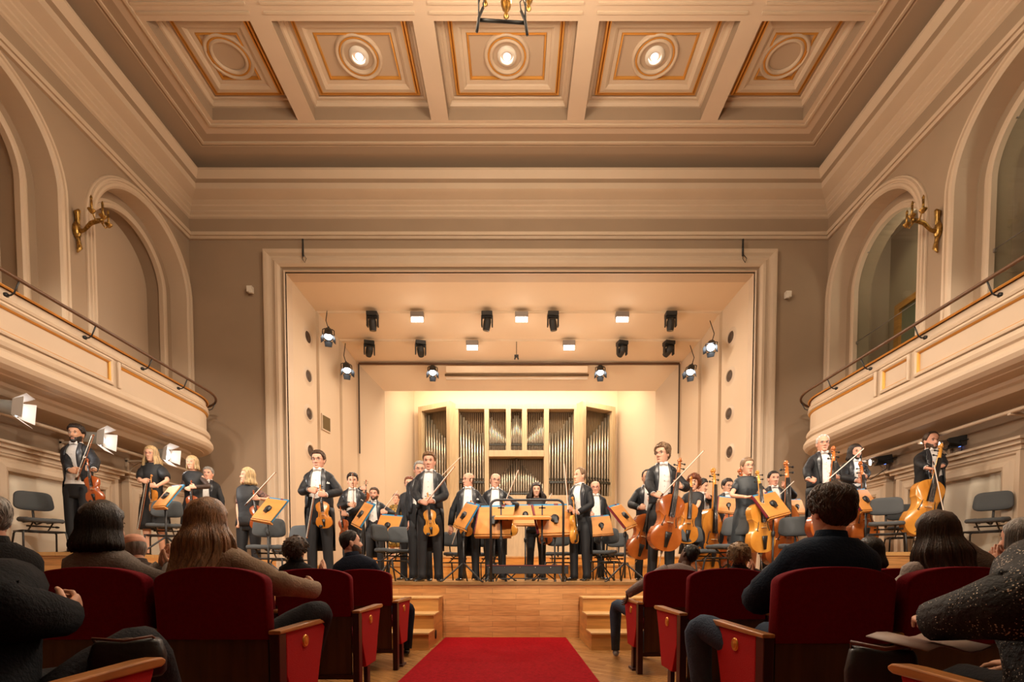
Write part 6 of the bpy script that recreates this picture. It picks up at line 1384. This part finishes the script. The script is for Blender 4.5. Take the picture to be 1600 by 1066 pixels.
# front row
aud(462, 838, 4.75, 'person with curly dark brown hair in black, front row left', fem=1, hair=('curlymop', 'brown'), detail=420, col=dict(top=cloth('black top', (.014, .013, .014))), head=(-20, 0, 0), arms=clap(-1.90, 4.92, .93))
aud(548, 826, 4.75, 'person with short dark hair and beard in navy suit, turned right, front row', hair=('crop', 'dark'), detail=200, beard=('brown', .6), col=dict(top=cloth('navy suit', (.010, .014, .028)), name='jacket', legs=cloth('navy trousers', (.012, .018, .034))), head=(-62, 0, 0), px0=565, wlegs=[((-1.6, 4.8, .47), (-1.5, 5.25, .5), (-1.5, 5.2, .08)), ((-1.35, 4.8, .47), (-1.12, 5.2, .52), (-1.13, 5.15, .08))])
aud(1084, 842, 4.48, 'person with shaved head and grey T-shirt leaning back in the front row', hair=('crop', 'black'), tone='brown', px0=1046, head=(30, -14, 0), lean=(6, 0), col=dict(top=cloth('grey jersey', (.26, .21, .20)), name='t_shirt', legs=JEAN, shoe=mat('white sneaker', (.6, .58, .55), .6, col2=(.08, .06, .08), vscale=9)), collar=False, arms={'L': ((1.02, 4.62, .62), (0, .6, -.7), (-1, 0, 0), 'relax'), 'R': 'down'}, wlegs=[((1.2, 4.55, .46), (1.0, 5.0, .56), (1.0, 4.98, .09)), ((1.4, 4.5, .46), (1.36, 4.95, .5), (1.3, 5.0, .08))])
aud(1155, 848, 4.5, 'child with curly blond hair beside the person leaning back', hair=('curlymop', 'curlblond'), detail=420, fem=1, pelvis=.5, col=dict(top=cloth('dark top', (.03, .02, .02))), arms=clap(2.16, 4.6, .93))
# nearest row, cut by the picture's edges
spark = mat('sparkling black knit', (.008, .008, .009), .7, bump=.7, bscale=60)
nt = spark.node_tree; vo = nt.nodes.new('ShaderNodeTexVoronoi'); vo.inputs['Scale'].default_value = 130; tcn = nt.nodes.new('ShaderNodeTexCoord'); cr = nt.nodes.new('ShaderNodeValToRGB'); ns_ = nt.nodes.new('ShaderNodeTexNoise'); ns_.inputs['Scale'].default_value = 18; ma = nt.nodes.new('ShaderNodeMath'); ma.operation = 'ADD'; ml = nt.nodes.new('ShaderNodeMath'); ml.operation = 'MULTIPLY'; ml.inputs[1].default_value = .9
nt.links.new(tcn.outputs['Object'], vo.inputs['Vector']); nt.links.new(tcn.outputs['Object'], ns_.inputs['Vector']); nt.links.new(ns_.outputs['Fac'], ml.inputs[0]); nt.links.new(vo.outputs['Distance'], ma.inputs[0]); nt.links.new(ml.outputs[0], ma.inputs[1])
cr.color_ramp.elements[0].position = .60; cr.color_ramp.elements[0].color = (.65, .55, .42, 1); cr.color_ramp.elements[1].position = .63; cr.color_ramp.elements[1].color = (.008, .008, .009, 1); nt.links.new(ma.outputs[0], cr.inputs[0]); nt.links.new(cr.outputs[0], nt.nodes['Principled BSDF'].inputs['Base Color'])  # glints of the knit painted into the colour as pale dots
person('person in thick black sweater cut by the left edge, nearest row', -1.47, 1.28, 0, 1.60, yaw=180, out='sweater', seat=True, hair=('short', 'dark'), col=dict(top=cloth('black wool', (.006, .007, .010)), legs=DKT), thick=.03, lean=(26, 26), pelvis=.43, arms={'R': ((-1.40, 1.56, .775), (-.2, .8, .5), (-.9, 0, .3), 'hold'), 'L': 'down'}, seed=3, group=GA, wlegs=[((-1.55, 1.3, .46), (-1.55, 1.75, .5), (-1.55, 1.7, .08)), ((-1.35, 1.4, .46), (-1.22, 1.62, .66), (-1.3, 1.9, .30))])
person('person in sparkling black sweater cut by the right edge, nearest row', 1.50, 1.26, 0, 1.68, yaw=180, out='sweater', seat=True, fem=1, hair=('mid', 'grey'), col=dict(top=spark, legs=DKT), thick=.045, lean=(20, -14), arms={'L': ((1.25, 1.52, .74), (.4, .8, .1), (.2, 0, -1), 'relax'), 'R': 'down'}, seed=4, group=GA, pelvis=.46, wlegs=[((1.55, 1.28, .46), (1.55, 1.75, .5), (1.55, 1.7, .08)), ((1.36, 1.28, .46), (1.34, 1.72, .5), (1.34, 1.7, .08))])
# bags and programme
def bag(loc, rz, label, strap=True):
    o = empty('handbag', loc, rz); m = MB(); m.rings([[V((.15*k*math.copysign(abs(math.cos(q))**.5, math.cos(q)), .075*k*math.copysign(abs(math.sin(q))**.5, math.sin(q)), z)) for q in [2*PI*j/24 for j in range(24)]] for k, z in ((.9, 0), (1, .02), (1.02, .10), (.9, .17), (.8, .185))]); m.build('bag_body', [mat('black leather', (.012, .011, .011), .45, bump=.3, bscale=30)], o)
    m = MB(); m.tube([(-.11, 0, .18), (0, 0, .19), (.11, 0, .18)], .004, 6); m.build('zip', [STEEL], o)
    m = MB(); m.tube([(-.12, .02, .16), (-.13, -.03, .20), (0, -.10, .19), (.1, -.05, .2), (.12, .02, .16)], .007, 6); m.build('strap', [mat('brown leather', (.12, .04, .02), .5)], o)
    o.scale = (.62, .62, .62 if loc[0] < 0 else .95); tag(o, label, 'handbag')
bag((-1.17, 1.50, .56), .5, 'black handbag with brown strap in the lap of the person at the left edge'); bag((1.12, 1.52, .47), -.5, 'black handbag beside the person in the sparkling sweater')
m = MB(); m.add([(-.13+.26*i/6, y, .012*math.sin(i*1.1)+.01*y) for y in (-.09, .09) for i in range(7)], [(i, i+1, i+8, i+7) for i in range(6)], 0, True); o = m.build('programme', [mat('programme paper', (.30, .22, .18), .6, col2=(.2, .12, .1), vscale=9)], solid=.004); o.location = (1.24, 1.50, .668); o.rotation_euler = (.1, 0, .3); tag(o, 'crumpled concert programme lying on the black handbag at the right', 'programme')
